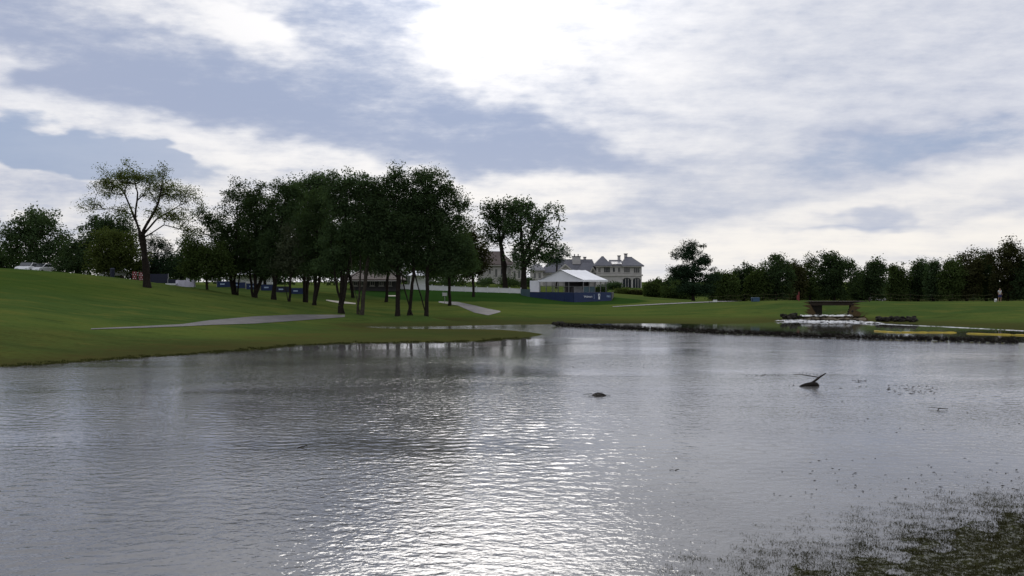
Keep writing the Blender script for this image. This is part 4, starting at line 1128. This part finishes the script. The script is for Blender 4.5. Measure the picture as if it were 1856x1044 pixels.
# ---- clutter by the airy tree
o = tag(empty('windscreen_panel', base(288.5, 121)), 'dark navy screen panel right of the airy tree trunk', 'screen')
MB().box(-1.1, 1.1, -.012, .012, .05, 1.15).build('panel', M_NAVY, o)
for x in (-1.13, 1.13): MB().box(x - .025, x + .025, -.03, .03, -.1, 1.2).build('post', M_METAL, o)
o = tag(empty('windscreen_panel', base(313.5, 120)), 'lower navy screen panel left of the cloth covered table', 'screen')
MB().box(-.58, .58, -.012, .012, .05, .72).build('panel', M_NAVY, o)
for x in (-.61, .61): MB().box(x - .025, x + .025, -.03, .03, -.1, .78).build('post', M_METAL, o)
o = tag(empty('covered_table', base(336.5, 117)), 'table under a white cloth on the grass below the clump', 'table')
mb = MB(); nn_ = 36; w, d = 1.0, .42
ring = []
for k in range(nn_):
    q = 2 * math.pi * k / nn_; c, sn = math.cos(q), math.sin(q); e = 1 / max(abs(c), abs(sn)); ring.append((c * e * w, sn * e * d, 1 + .045 * math.sin(k * 2.4)))
vs = [(x, y, .82) for x, y, _ in ring] + [(x * 1.02 * f, y * 1.04 * f, .76) for x, y, f in ring] + [(x * 1.05 * f, y * 1.12 * f, .03) for x, y, f in ring]
mb.add(vs, [tuple(range(nn_))] + [(a * nn_ + k, (a + 1) * nn_ + k, (a + 1) * nn_ + (k + 1) % nn_, a * nn_ + (k + 1) % nn_) for a in (0, 1) for k in range(nn_)])
mb.build('cloth', M_CLOTH, o)
for x in (-.85, .85):
    for y in (-.3, .3): MB().tube([(x, y, .8), (x, y, -.05)], .02, 6).build('leg', M_METAL, o)
bp = base(341, 117); o = tag(empty('white_cooler', (bp[0], bp[1], base(336.5, 117)[2] + .822)), 'small white box standing on the cloth covered table', 'box')
MB().box(-.17, .17, -.13, .13, 0, .22).build('body', M_WHITE, o, bevel=.02); MB().box(-.18, .18, -.14, .14, .222, .27).build('lid', M_WHITE, o, bevel=.015)
o = tag(empty('storage_tray', base(311, 116.5)), 'low white tray on the grass left of the cloth covered table', 'tray')
MB().box(-.62, .62, -.3, .3, .01, .05).box(-.62, .62, -.3, -.27, .05, .2).box(-.62, .62, .27, .3, .05, .2).box(-.62, -.59, -.27, .27, .05, .2).box(.59, .62, -.27, .27, .05, .2).build('tray', M_WHITE, o)
for px, lab in [(244, 'red board with white dots left of the airy tree trunk'), (256, 'red dotted board partly behind the airy tree trunk')]:
    o = tag(empty('dotted_board', base(px, 120)), lab, 'board', 'red dotted boards')
    pn = MB().box(-.27, .27, -.015, .015, .08, 1.05).build('panel', M_RED, o)
    for i in range(4):
        for x in ((-.13, .13) if i % 2 == 0 else (0,)):
            MB().lathe([(.055, 0), (.055, .006)], n=10).build('dot', M_INK, pn, (x, -.0155, .22 + .24 * i), (math.pi / 2, 0, 0))
    for x in (-.25, .25): MB().box(x - .02, x + .02, .016, .05, -.1, 1.0).build('post', M_METAL, o)
o = tag(empty('litter_bin', base(204, 118)), 'tall navy bin under the yellow green tree', 'bin')
MB().lathe([(.24, 0), (.28, .9), (.28, .95)], n=14).build('body', M_NAVY, o); MB().lathe([(.3, .95), (.3, 1.0), (.16, 1.12)], n=14).build('lid', M_NAVY, o)


def car(px, D, rz, label, m):
    p = base(px, D); o = tag(empty('parked_car', p, rz), label, 'car', 'white cars behind the trees')
    prof = [(-2.2, .35), (-2.25, .7), (-2.1, .92), (-1.5, 1.0), (1.2, .98), (2.0, .85), (2.2, .6), (2.15, .35)]
    MB().prism([(x, -.88, z) for x, z in prof], (0, 1.76, 0)).build('body', m, o, bevel=.06)
    cab = [(-1.55, 1.0), (-1.2, 1.42), (.1, 1.46), (.95, 1.0)]
    c = MB().prism([(x, -.74, z) for x, z in cab], (0, 1.48, 0)).build('cabin', m, o, bevel=.05)
    for y in (-.755, .742): MB().prism([(-1.38, y, 1.04), (-1.1, y, 1.36), (.05, y, 1.39), (.75, y, 1.04)], (0, .013, 0)).build('side_window', M_GLASS, c)
    MB().prism([(.16, -.66, 1.44), (.16, .66, 1.44), (.93, .68, 1.03), (.93, -.68, 1.03)], (.03, 0, .03)).build('windscreen', M_GLASS, c)
    MB().prism([(-1.24, -.66, 1.4), (-1.24, .66, 1.4), (-1.52, .68, 1.04), (-1.52, -.68, 1.04)], (-.03, 0, .02)).build('rear_window', M_GLASS, c)
    for x in (-1.35, 1.35):
        for y in (-.86, .86):
            w_ = MB().tube([(x, y - .1, .33), (x, y + .1, .33)], .33, 14).build('wheel', M_BLACK, o)
            MB().tube([(x, y - .11, .33), (x, y + .11, .33)], .2, 10).build('hubcap', M_METAL, w_)
    for y in (-.6, .6): MB().box(2.17, 2.22, y - .16, y + .16, .62, .74).build('headlight', M_INK, o)


car(50, 131, -1.45, 'white car parked under the broad oak, left of its trunk', M_WHITE)
car(75, 132, -1.65, 'white car parked under the broad oak, right of its trunk', M_WHITE)
car(1584, 205, .1, 'white car far off, right of the footbridge', M_WHITE)
car(216, 128, .2, 'white car behind the yellow green tree', M_WHITE)

# ---- sign post by the cart path
o = tag(empty('tee_sign', base(806, 134)), 'small white sign on a thin post by the putting green path', 'sign')
MB().tube([(0, 0, -.1), (0, 0, 1.05)], .035, 8).build('post', M_METAL, o); MB().box(-.33, .33, -.05, -.015, .92, 1.36).build('board', M_WHITE, o, bevel=.01)

# ---- rope lines, stakes and boxes beyond the crest
def rope_line(pts, label, h=1.0):
    P_ = [base(px, D) for px, D in pts]; o = tag(empty('rope_line', P_[0]), label, 'rope line')
    for p in P_: MB().tube([p - P_[0] - (0, 0, .1), p - P_[0] + (0, 0, h)], .018, 6).build('stake', M_DRIFT, o)
    for a, b in zip(P_[:-1], P_[1:]):
        for hh in (h * .95, h * .5):
            q = [a + (b - a) * f + (0, 0, hh - .16 * math.sin(math.pi * f)) - P_[0] for f in np.linspace(0, 1, 7)]
            MB().tube(q, .010, 5).build('rope', M_ROPE, o)


rope_line([(1286, 131), (1318, 130), (1350, 129), (1384, 127), (1418, 125), (1446, 123.5)], 'rope line on thin stakes along the crest left of the footbridge')
rope_line([(1578, 124), (1614, 125), (1650, 126), (1688, 127), (1726, 127), (1764, 127.5), (1800, 127.5)], 'rope line on thin stakes along the crest right of the footbridge')
o = tag(empty('red_stake', base(1448, 122.5)), 'red hazard stake with a side board near the footbridge', 'stake')
MB().box(-.05, .05, -.05, .05, -.1, 1.15).build('post', M_RED, o); MB().box(-.26, -.06, -.02, .02, .15, .75).build('board', M_RED, o)
o = tag(empty('blue_cooler', base(1369, 127)), 'blue box shaped cooler on the crest below the dense dome shaped tree', 'cooler')
MB().box(-.5, .5, -.28, .28, 0, .42).build('body', M_PALEBLUE, o, bevel=.03); MB().box(-.52, .52, -.3, .3, .422, .52).build('lid', M_PALEBLUE, o, bevel=.02); MB().box(-.52, -.4, -.31, -.285, .1, .4).build('handle', M_NAVY, o)
o = tag(empty('white_marker', base(1296, 131)), 'small white marker board on the crest under the tall pine', 'marker')
MB().box(-.28, .28, -.02, .02, .12, .42).build('board', M_WHITE, o); MB().box(-.03, .03, .021, .06, -.1, .4).build('peg', M_WOOD, o)

# ---- footbridge and cascade
DB = 121.0
fb = tag(empty('footbridge', (at(1514, 510, DB)[0], DB, 0)), 'dark timber footbridge over the stream', 'bridge')
x0, x1 = at(1464, 510, DB)[0] - at(1514, 510, DB)[0], at(1566, 510, DB)[0] - at(1514, 510, DB)[0]
for y in (-1.05, 1.0): MB().box(x0, x1, y, y + .16, 1.30, 1.74).build('beam', M_WOOD, fb)
pl = MB().box(-.085, .085, -1.25, 1.25, 1.745, 1.80).mesh('plank'); npl = int((x1 - x0) / .19)
pl.materials.append(M_WOOD)
for k in range(npl): link('plank', pl, None, fb, (x0 + .1 + (x1 - x0 - .2) * k / (npl - 1), 0, 0))
for x in (x0 - .4, x1 - 1.5): MB().box(x, x + 1.9, -.8, .95, -.5, 1.29).build('abutment', M_ROCK, fb)
MB().tube([(x1 + .3, -.9, 1.2), (x1 + .32, -.9, 2.25)], .07, 7).build('end_post', M_WOOD, fb)

import bmesh
def rock_mesh(seed, sub=2, sq=(1, .8, .65)):
    bm = bmesh.new(); bmesh.ops.create_icosphere(bm, subdivisions=sub, radius=.5); rs = random.Random(seed)
    pl = [Vector((rs.uniform(-1, 1), rs.uniform(-1, 1), rs.uniform(-1, 1))).normalized() for _ in range(7)]
    for v in bm.verts:
        d = v.co.normalized(); k = 1.0
        for q in pl:
            c = d.dot(q)
            if c > .55: k = min(k, .62 / max(c, .1) * rs.uniform(.97, 1.03))
        v.co = Vector((v.co.x * sq[0] * k, v.co.y * sq[1] * k, v.co.z * sq[2] * k)) * rs.uniform(.95, 1.06)
    me = bpy.data.meshes.new('stone'); bm.to_mesh(me); bm.free(); return me


ROCKS = [rock_mesh(k) for k in range(7)]
for r_ in ROCKS: r_.materials.append(M_ROCK)
TANS = [rock_mesh(30 + k, sq=(1.3, .8, .5)) for k in range(4)]
for r_ in TANS: r_.materials.append(M_ROCK_TAN)


def rocks(parent, pts, size, meshes, sink=.3, name='stone'):
    o0 = np.array(parent.location)
    for p in pts:
        me = R.choice(meshes); s = R.uniform(*size); o = link(name, me, None, parent)
        o.scale = (s * R.uniform(.8, 1.35), s * R.uniform(.8, 1.2), s * R.uniform(.75, 1.15)); o.rotation_euler = (R.uniform(-.3, .3), R.uniform(-.3, .3), R.uniform(0, 6.28))
        o.location = (p[0] - o0[0], p[1] - o0[1], p[2] - o0[2] + s * (.32 - sink))


WE = np.array([(4.2, 93.0), (7.5, 89.2), (12.7, 84.2), (16.5, 80.2), (22.7, 74.6), (30, 70.2), (34.0, 67.4)])
def along(poly, n, jit=0.0):
    seg = np.linalg.norm(np.diff(poly, axis=0), axis=1); cum = np.concatenate([[0], np.cumsum(seg)]); out = []
    for q in np.linspace(0, cum[-1], n):
        q = min(max(q + R.uniform(-jit, jit), 0), cum[-1]); out.append([np.interp(q, cum, poly[:, 0]), np.interp(q, cum, poly[:, 1])])
    return np.array(out)


weir = tag(empty('stone_weir', (*WE[0], 0)), 'long low line of dark boulders across the pond', 'weir')
rows = []
for off, n, z in [(0, 84, .0), (.42, 84, .08), (.85, 76, .0)]:
    for p in along(WE, n, .2): rows.append((p[0] + off * .62 + R.uniform(-.08, .08), p[1] + off * .78 + R.uniform(-.1, .1), z + R.uniform(-.05, .05)))
rocks(weir, rows, (.22, .48), ROCKS, .14)
rocks(weir, [(4.2 + R.uniform(-.3, .7), 93.0 + R.uniform(-.3, .6), .12) for _ in range(6)], (.5, .8), ROCKS, .1)

def weeds(name, poly, n, seed, m, label, spread=.6, hh=(.1, .4), zmin=0.0):
    rs = np.random.default_rng(seed); c = along(np.array(poly, float), n); V = []; F = []
    for p in c:
        x, y = p + rs.normal(0, spread * .4, 2); k = 16
        for _ in range(k):
            a = rs.uniform(0, 6.28); h = rs.uniform(*hh); le = h * rs.uniform(.2, 1.0); b = len(V); w = .018; z = max(zmin, g1(x, y)); xx, yy = x + rs.normal(0, .12), y + rs.normal(0, .12)
            V += [(xx - w, yy, z - .02), (xx + w, yy, z - .02), (xx + math.cos(a) * le + w * .4, yy + math.sin(a) * le, z + h), (xx + math.cos(a) * le - w * .4, yy + math.sin(a) * le, z + h * .97)]; F.append([b, b + 1, b + 2, b + 3])
    return tag(link(name, np_mesh(name, np.array(V), np.array(F)), m), label, 'weeds', kind='stuff')


weeds('weeds', WE + (.35, .45), 300, 15, M_DRIFT, 'ragged weeds and drift caught along the boulder line', .45, (.1, .36), .04)
casc = tag(empty('rock_cascade', (33.6, 104.6, 0)), 'stepped tan rock ledge with white water under the footbridge', 'cascade')
ST_ = []
for k in range(15):                                                   # lower ledge
    ST_.append((30.6 + k * .47 + R.uniform(-.1, .1), 105.6 + R.uniform(-.15, .15) + .06 * k, .12))
for k in range(11):                                                   # upper ledge
    ST_.append((31.6 + k * .47 + R.uniform(-.1, .1), 106.9 + R.uniform(-.15, .15), .30))
for k in range(7): ST_.append((36.6 + k * .42, 104.9 - .1 * k + R.uniform(-.2, .2), .15))
rocks(casc, ST_, (.6, .9), TANS, .28)
bankrocks = [(29.6 + R.uniform(-.8, .8), 105.2 + R.uniform(-.6, 1.5), .2 + R.uniform(0, .5)) for _ in range(44)]
o = tag(empty('bank_boulders', (29.6, 105.2, 0)), 'dark boulders shoring the bank left of the cascade', 'boulders'); rocks(o, bankrocks, (.3, .75), ROCKS, .25)
bk = []
for k in range(90):
    px = R.uniform(1588, 1664); D = 99.5 + (1664 - px) * .03 + R.uniform(-.2, 1.4); x = (px - CX) / FPX * D; bk.append((x, D, max(g1(x, D), -.05) + R.uniform(-.05, .25)))
o = tag(empty('bank_boulders', (39.5, 100, 0)), 'dark undercut boulders on the bank right of the cascade', 'boulders'); rocks(o, bk, (.3, .8), ROCKS, .25)
bk = []
for k in range(50):
    y_ = 104.5 + R.uniform(0, 14); x_ = 33.9 + (y_ - 105) * .31 + 2.15 + R.uniform(-.45, .5); bk.append((x_, y_, max(.05, g1(x_, y_))))
o = tag(empty('bank_boulders', (38, 108, 0)), 'brown boulders beside the right end of the footbridge', 'boulders'); rocks(o, bk, (.25, .6), ROCKS + TANS[:1], .34)


def foam(name, poly, w, hgt, label, seed, z=.012, n=120, m=8):
    rs = np.random.default_rng(seed); c = along(np.array(poly, float), n); V = []
    t_ = np.gradient(c, axis=0); t_ /= np.linalg.norm(t_, axis=1)[:, None]; nr = np.stack([-t_[:, 1], t_[:, 0]], 1)
    wv = w * (.55 + .45 * np.abs(np.sin(np.arange(n) * .37) + .6 * np.sin(np.arange(n) * 1.13 + 1)))
    for i in range(n):
        for j in range(m):
            u = j / (m - 1) * 2 - 1; p = c[i] + nr[i] * u * wv[i] * .5 + rs.normal(0, .03, 2)
            V.append((p[0], p[1], z + hgt * max(0, 1 - u * u) * rs.uniform(.3, 1.2) - (.03 if abs(u) == 1 else 0)))
    F = [[i * m + j, (i + 1) * m + j, (i + 1) * m + j + 1, i * m + j + 1] for i in range(n - 1) for j in range(m - 1)]
    return tag(link(name, np_mesh(name, np.array(V), np.array(F), True), M_FOAMC), label, 'foam', kind='stuff')


def wl(px, py): D = CAM_H * FPX / (py - HOR); return [(px - CX) / FPX * D, D]
foam('foam', [wl(1412, 583.4), wl(1440, 582.0), wl(1490, 584.0), wl(1540, 583.5), wl(1590, 587)], 2.0, .16, 'white foam churning at the foot of the cascade', 2)
foam('foam', [wl(1588, 587), wl(1640, 589.5), wl(1700, 592), wl(1780, 596), wl(1856, 600), wl(1960, 606)], .5, .03, 'thin foam line along the right bank', 3)
foam('white_water', [(31.0, 107.15), (33.5, 107.2), (36.6, 107.3)], .9, .14, 'white water spilling over the upper ledge', 4, z=.46, n=40)

# ---- yellow floating booms
def boom(pts, label):
    P_ = np.array([wl(*p) for p in pts]); c = along(P_, max(3, int(np.linalg.norm(np.diff(P_, axis=0), axis=1).sum() / 2.0)))
    o = tag(empty('floating_boom', (*c[0], 0)), label, 'boom', 'yellow floating booms')
    for a, b in zip(c[:-1], c[1:]):
        d = b - a; L = np.linalg.norm(d); d = d / L
        q = [np.array([*(a + d * L * f - c[0]), .015 + .012 * math.sin(9 * f)]) for f in (.02, .06, .3, .55, .8, .94, .98)]
        MB().tube(q, [.03, .075, .085, .08, .085, .075, .03], 10).build('float', M_YELLOW, o, smooth=True)
        MB().tube([np.array([*(b - d * .06 - c[0]), .03]), np.array([*(b + d * .06 - c[0]), .03])], .05, 6).build('connector', M_YELLOW, o)


boom([(1584, 600.5), (1632, 603.5)], 'short yellow boom nearest the cascade')
boom([(1632, 603.0), (1680, 603.2), (1732, 603.4)], 'middle yellow boom behind the boulder line')
boom([(1750, 605.0), (1800, 607.0), (1856, 608.0), (1930, 610)], 'yellow boom running out at the right edge')

# ---- floating log, clump and twigs
c0 = wl(1468, 700); lg_ = tag(empty('floating_log', (*c0, 0)), 'half sunken dark log with an upright broken branch', 'log')
s = c0[1] / FPX
mb = MB()
mb.tube([(-20 * s, -.1, -.01), (-15 * s, -.06, .02), (-6 * s, 0, .05), (5 * s, .02, .065), (13 * s, .05, .05), (17 * s, .06, .0)], [.03, .055, .085, .115, .10, .05], 12)
mb.build('body', M_DRIFT, lg_, smooth=True)
MB().tube([(4 * s, .02, .12), (14 * s, .1, .26), (22 * s, .2, .36), (33 * s, .25, .50)], [.05, .045, .035, .018], 7).build('branch', M_DRIFT, lg_)
MB().tube([(20 * s, .18, .33), (8 * s, .5, .36), (-6 * s, .8, .40), (-17 * s, 1.0, .37)], [.022, .02, .016, .01], 6).build('branch', M_DRIFT, lg_)
for k in range(7):
    MB().tube([((22 - k * 5) * s, .2 + .12 * k, .41), ((24 - k * 5) * s, .2 + .12 * k, .48 + .02 * (k % 3))], [.01, .005], 5).build('twig', M_DRIFT, lg_)
c0 = wl(1084, 717); s = c0[1] / FPX; cl = tag(empty('floating_clump', (*c0, 0)), 'flat dark clump of drifting debris in mid pond', 'debris')
rs = random.Random(4); mb = MB()
nu, nv = 18, 7; vs = []
for i in range(nu):
    for j in range(nv):
        a = 2 * math.pi * i / nu; f = j / (nv - 1); r_ = f * (1 + .16 * math.sin(3 * a + 1) + rs.uniform(-.06, .06))
        vs.append((13 * s * r_ * math.cos(a) * (1.15 if math.cos(a) > 0 else 1), .34 * r_ * math.sin(a), .11 * (1 - f ** 2.2) * rs.uniform(.75, 1.1) - .015 * f))
mb.add(vs, [(i * nv + j, i * nv + j + 1, ((i + 1) % nu) * nv + j + 1, ((i + 1) % nu) * nv + j) for i in range(nu) for j in range(nv - 1)])
mb.build('mat', M_DRIFT, cl)
for p, q, r_ in [((-10, .05, .06), (-26, .1, .03), .012), ((8, -.1, .05), (22, -.15, .02), .014), ((-5, .1, .08), (9, -.05, .12), .01), ((-9, -.1, .03), (-20, -.2, .01), .01)]:
    MB().tube([(p[0] * s, p[1], p[2]), (q[0] * s, q[1], q[2])], [r_, r_ * .5], 5).build('stick', M_DRIFT, cl)


def twig(px, py, segs, label):
    c0 = wl(px, py); s = c0[1] / FPX; o = tag(empty('drifting_twig', (*c0, 0)), label, 'twig', 'twigs drifting on the pond')
    for k, (a, b, c, r_) in enumerate(segs):
        MB().tube([(a[0] * s, a[1], a[2]), (b[0] * s, b[1], b[2]), (c[0] * s, c[1], c[2])], [r_, r_ * .9, r_ * .4], 6).build('stem' if k == 0 else 'side_shoot', M_DRIFT, o)


twig(1706, 743, [((-12, -.25, -.01), (-4, .0, .05), (14, .05, .03), .02), ((-3, 0, .05), (-10, .2, .05), (-16, .3, .04), .010)], 'forked twig drifting near the right edge, arched out of the water')
twig(547, 812, [((-8, 0, .0), (0, .03, .03), (9, .05, .05), .016), ((4, .03, .03), (8, 0, .06), (10, -.03, .03), .012)], 'small dark twig drifting alone in the left half of the pond')
twig(1228, 853, [((-4, 0, .0), (0, .01, .02), (4, .02, .02), .012), ((-14, .02, .004), (-10, .03, .01), (-5, .03, .004), .006)], 'tiny dark twig in the near middle of the pond')


def specks(name, rects, seed, label):
    """dead leaves and stalks afloat: too many and too small to count"""
    rs = np.random.default_rng(seed); V = []; F = []
    for px0, px1, py0, py1, n, ln in rects:
        for _ in range(n):
            x, y = wl(rs.uniform(px0, px1), rs.uniform(py0, py1)); L = ln * .55 * rs.uniform(.4, 1.5); w = L * rs.uniform(.10, .25); a = rs.normal(0, .5)
            dx, dy = math.cos(a) * L / 2, math.sin(a) * L / 2; b = len(V); h = rs.uniform(.004, .016)
            V += [(x - dx, y - dy, .004), (x + w * .3, y - w, .005), (x + dx, y + dy, .006 + h * .4), (x, y + w, .006 + h)]; F.append([b, b + 1, b + 2, b + 3])
    return tag(link(name, np_mesh(name, np.array(V), np.array(F)), M_DRIFT), label, 'debris', kind='stuff')


specks('floating_debris', [(1545, 1570, 689, 694, 26, .22), (1606, 1700, 698, 716, 80, .26), (1352, 1428, 678, 682, 30, .22), (1420, 1446, 697, 700, 9, .1), (1520, 1600, 700, 712, 14, .16),
                           (1010, 1250, 655, 668, 26, .2), (1400, 1856, 830, 905, 70, .14), (1500, 1856, 690, 790, 30, .16), (300, 900, 700, 1000, 26, .08)], 8,
       'dead leaves and stalks drifting on the pond')


weeds('weeds', [(-25.1, 48.7), (-22.5, 51.8), (-20.6, 54.7), (-18, 58.1), (-15.6, 61.4), (-14.5, 64.8), (-10.8, 67.5), (-6, 68.4), (-2.6, 69.4), (1.0, 74.0)], 420, 17, leaf_material('shore_grass', (.05, .055, .02), .2, 0),
      'stubbly grass along the left water edge', .9, (.03, .10), -.02)


# ---- half drowned grass at the near bank
def near_grass():
    rs = np.random.default_rng(21); n = 330000
    x = rs.uniform(-1.5, 16, n); y = rs.uniform(11.5, 25, n)
    z = gz(x, y)
    w = sum(np.sin(f * (x * math.cos(a) + y * math.sin(a)) + p) for f, a, p in [(2.1, .4, 0), (3.3, 1.9, 2), (5.2, 2.8, 1), (7.7, .9, 4), (11, 1.4, 3)]) / 5
    dens = np.clip((z + .078 + .03 * w) / .078, 0, 1) ** 1.9 + .008 * (z > -.11)
    keep = rs.random(n) < dens * .8; x, y, z = x[keep], y[keep], z[keep]; m = len(x)
    # tufts of a few short blades each, many pressed flat by the flood
    k = 4; X_ = np.repeat(x, k) + rs.normal(0, .022, m * k); Y_ = np.repeat(y, k) + rs.normal(0, .022, m * k); Z_ = np.maximum(np.repeat(z, k), -.02)
    h = (rs.uniform(.006, .024, m) * rs.choice([.6, 1, 1.5], m)).repeat(k) * rs.uniform(.6, 1.2, m * k) + np.maximum(0, -Z_)
    a = rs.uniform(0, 6.28, m * k); lean = rs.uniform(.3, 2.2, m * k) * h
    wd = rs.uniform(.004, .011, m * k); ca, sa = np.cos(a), np.sin(a)
    b0_ = np.stack([X_ - sa * wd, Y_ + ca * wd, Z_ - .01], 1); b1_ = np.stack([X_ + sa * wd, Y_ - ca * wd, Z_ - .01], 1)
    tp = np.stack([X_ + ca * lean, Y_ + sa * lean, Z_ + h], 1)
    V = np.stack([b0_, b1_, tp], 1).reshape(-1, 3)
    m_ = leaf_material('drowned_grass', (.050, .050, .023), .2, 0)
    return tag(link('bank_grass', np_mesh('bank_grass', V, np.arange(len(V)).reshape(-1, 3)), m_), 'half drowned grass tufts at the near bank', 'grass', kind='stuff')

near_grass()

# ---- shrubs by the mansion
def shrub(px, D, top, bot, hw, label, m=L_GREEN, ncl=60):
    z0 = None; h = bot - top
    t = tree('shrub', label, 'shrubs round the houses', px, D, [(px, top + h * .45, hw, h * .42), (px - hw * .4, top + h * .65, hw * .6, h * .3), (px + hw * .45, top + h * .62, hw * .55, h * .32)],
             ncl=ncl, per=60, leaf=.28, crad=.6, trunk_r=.06, mat=m, depth=.8)
    t['category'] = 'shrub'


shrub(1112, 226, 512, 524, 15, 'dark shrub against the mansion, just right of the marquee', L_DARK)
shrub(1126, 214, 524, 535, 14, 'yellowish shrub in front of the mansion arches', L_LIGHT)
shrub(1150, 214, 526, 536, 15, 'low rusty shrub at the mansion corner', L_RUST)
shrub(1181, 196, 512, 542, 15, 'big rounded shrub right of the mansion', L_GREEN, 110)
shrub(1216, 188, 516, 546, 16, 'green shrub left of the tall pine', L_GREEN, 80)
shrub(880, 186, 505, 522, 14, 'dark shrub below the brown roofed house, left of the leaning oak', L_DARK)
shrub(925, 184, 508, 522, 14, 'dark shrub between the two oak trunks', L_DARK)
shrub(958, 182, 506, 522, 12, 'dark shrub left of the marquee side wall', L_DARK)
shrub(1088, 172, 518, 538, 10, 'dark shrub behind the right corner of the platform', L_DARK)

# ---- the walker
def person():
    p = base(1812, 125.5); root = tag(empty('person', p, .3), 'person in a pale shirt and dark blue shorts walking by the rope line', 'person')

    def skin_obj(name, J, E, m, sub=2):
        me = bpy.data.meshes.new(name); me.from_pydata([j[0] for j in J], E, []); o = link(name, me, m, root)
        md = o.modifiers.new('skin', 'SKIN')
        for v, j in zip(me.skin_vertices[0].data, J): v.radius = (j[1], j[2] if len(j) > 2 else j[1]); v.use_root = False
        me.skin_vertices[0].data[0].use_root = True; md.use_smooth_shade = True
        sb = o.modifiers.new('sub', 'SUBSURF'); sb.levels = sub; sb.render_levels = sub
        return o
    M_SKIN = material('skin', (.36, .22, .15), .6, .1, 5)
    M_SHIRT = material('pale_shirt', (.52, .53, .54), .85, .15, 4); M_SHORT = material('blue_shorts', (.035, .035, .13), .85, .2, 4); M_HAIR = material('dark_hair', (.02, .016, .012), .7, .2, 20)
    J = [((0, 0, .92), .12, .09), ((0, 0, 1.15), .11, .085), ((0, 0, 1.38), .14, .085), ((0, 0, 1.5), .05), ((0, -.01, 1.58), .075, .085), ((0, -.01, 1.68), .07, .08),
         ((.18, 0, 1.40), .05), ((.24, .02, 1.14), .04), ((.24, -.10, .92), .028), ((.24, -.13, .84), .03, .02), ((-.18, 0, 1.40), .05), ((-.24, .03, 1.14), .04), ((-.22, -.02, .90), .028), ((-.22, -.04, .81), .03, .02),
         ((.10, 0, .86), .08), ((.11, -.08, .48), .055), ((.11, -.02, .09), .035), ((.11, -.14, .03), .03, .04), ((-.10, 0, .86), .08), ((-.11, .04, .48), .055), ((-.11, .16, .10), .035), ((-.11, .06, .03), .03, .04)]
    E = [(0, 1), (1, 2), (2, 3), (3, 4), (4, 5), (2, 6), (6, 7), (7, 8), (8, 9), (2, 10), (10, 11), (11, 12), (12, 13), (0, 14), (14, 15), (15, 16), (16, 17), (0, 18), (18, 19), (19, 20), (20, 21)]
    skin_obj('body', J, E, M_SKIN)
    skin_obj('shirt', [((0, 0, .90), .155, .12), ((0, 0, 1.15), .14, .11), ((0, 0, 1.38), .165, .105), ((0, 0, 1.46), .07), ((.19, 0, 1.40), .07), ((.235, .02, 1.2), .06), ((-.19, 0, 1.40), .07), ((-.235, .025, 1.2), .06)],
             [(0, 1), (1, 2), (2, 3), (2, 4), (4, 5), (2, 6), (6, 7)], M_SHIRT)
    skin_obj('shorts', [((0, 0, .93), .15, .115), ((.10, 0, .84), .11), ((.11, -.07, .52), .09), ((-.10, 0, .84), .11), ((-.11, .035, .52), .09)], [(0, 1), (1, 2), (0, 3), (3, 4)], M_SHORT)
    skin_obj('hair', [((0, .01, 1.70), .085, .095), ((0, .03, 1.62), .075, .075)], [(0, 1)], M_HAIR, 1)


person()
o = tag(empty('golf_bag', base(1804.5, 125.2)), 'small pale bag on the grass beside the walking person', 'bag')
MB().lathe([(.13, 0), (.15, .05), (.15, .3), (.13, .38), (.14, .42)], n=12).build('body', M_WHITE, o); MB().tube([(.13, 0, .1), (.22, 0, .22), (.13, 0, .36)], .015, 5).build('strap', M_DARKWALL, o)
MB().box(-.1, .1, -.19, -.13, .06, .24).build('pocket', M_METAL, o, bevel=.02)
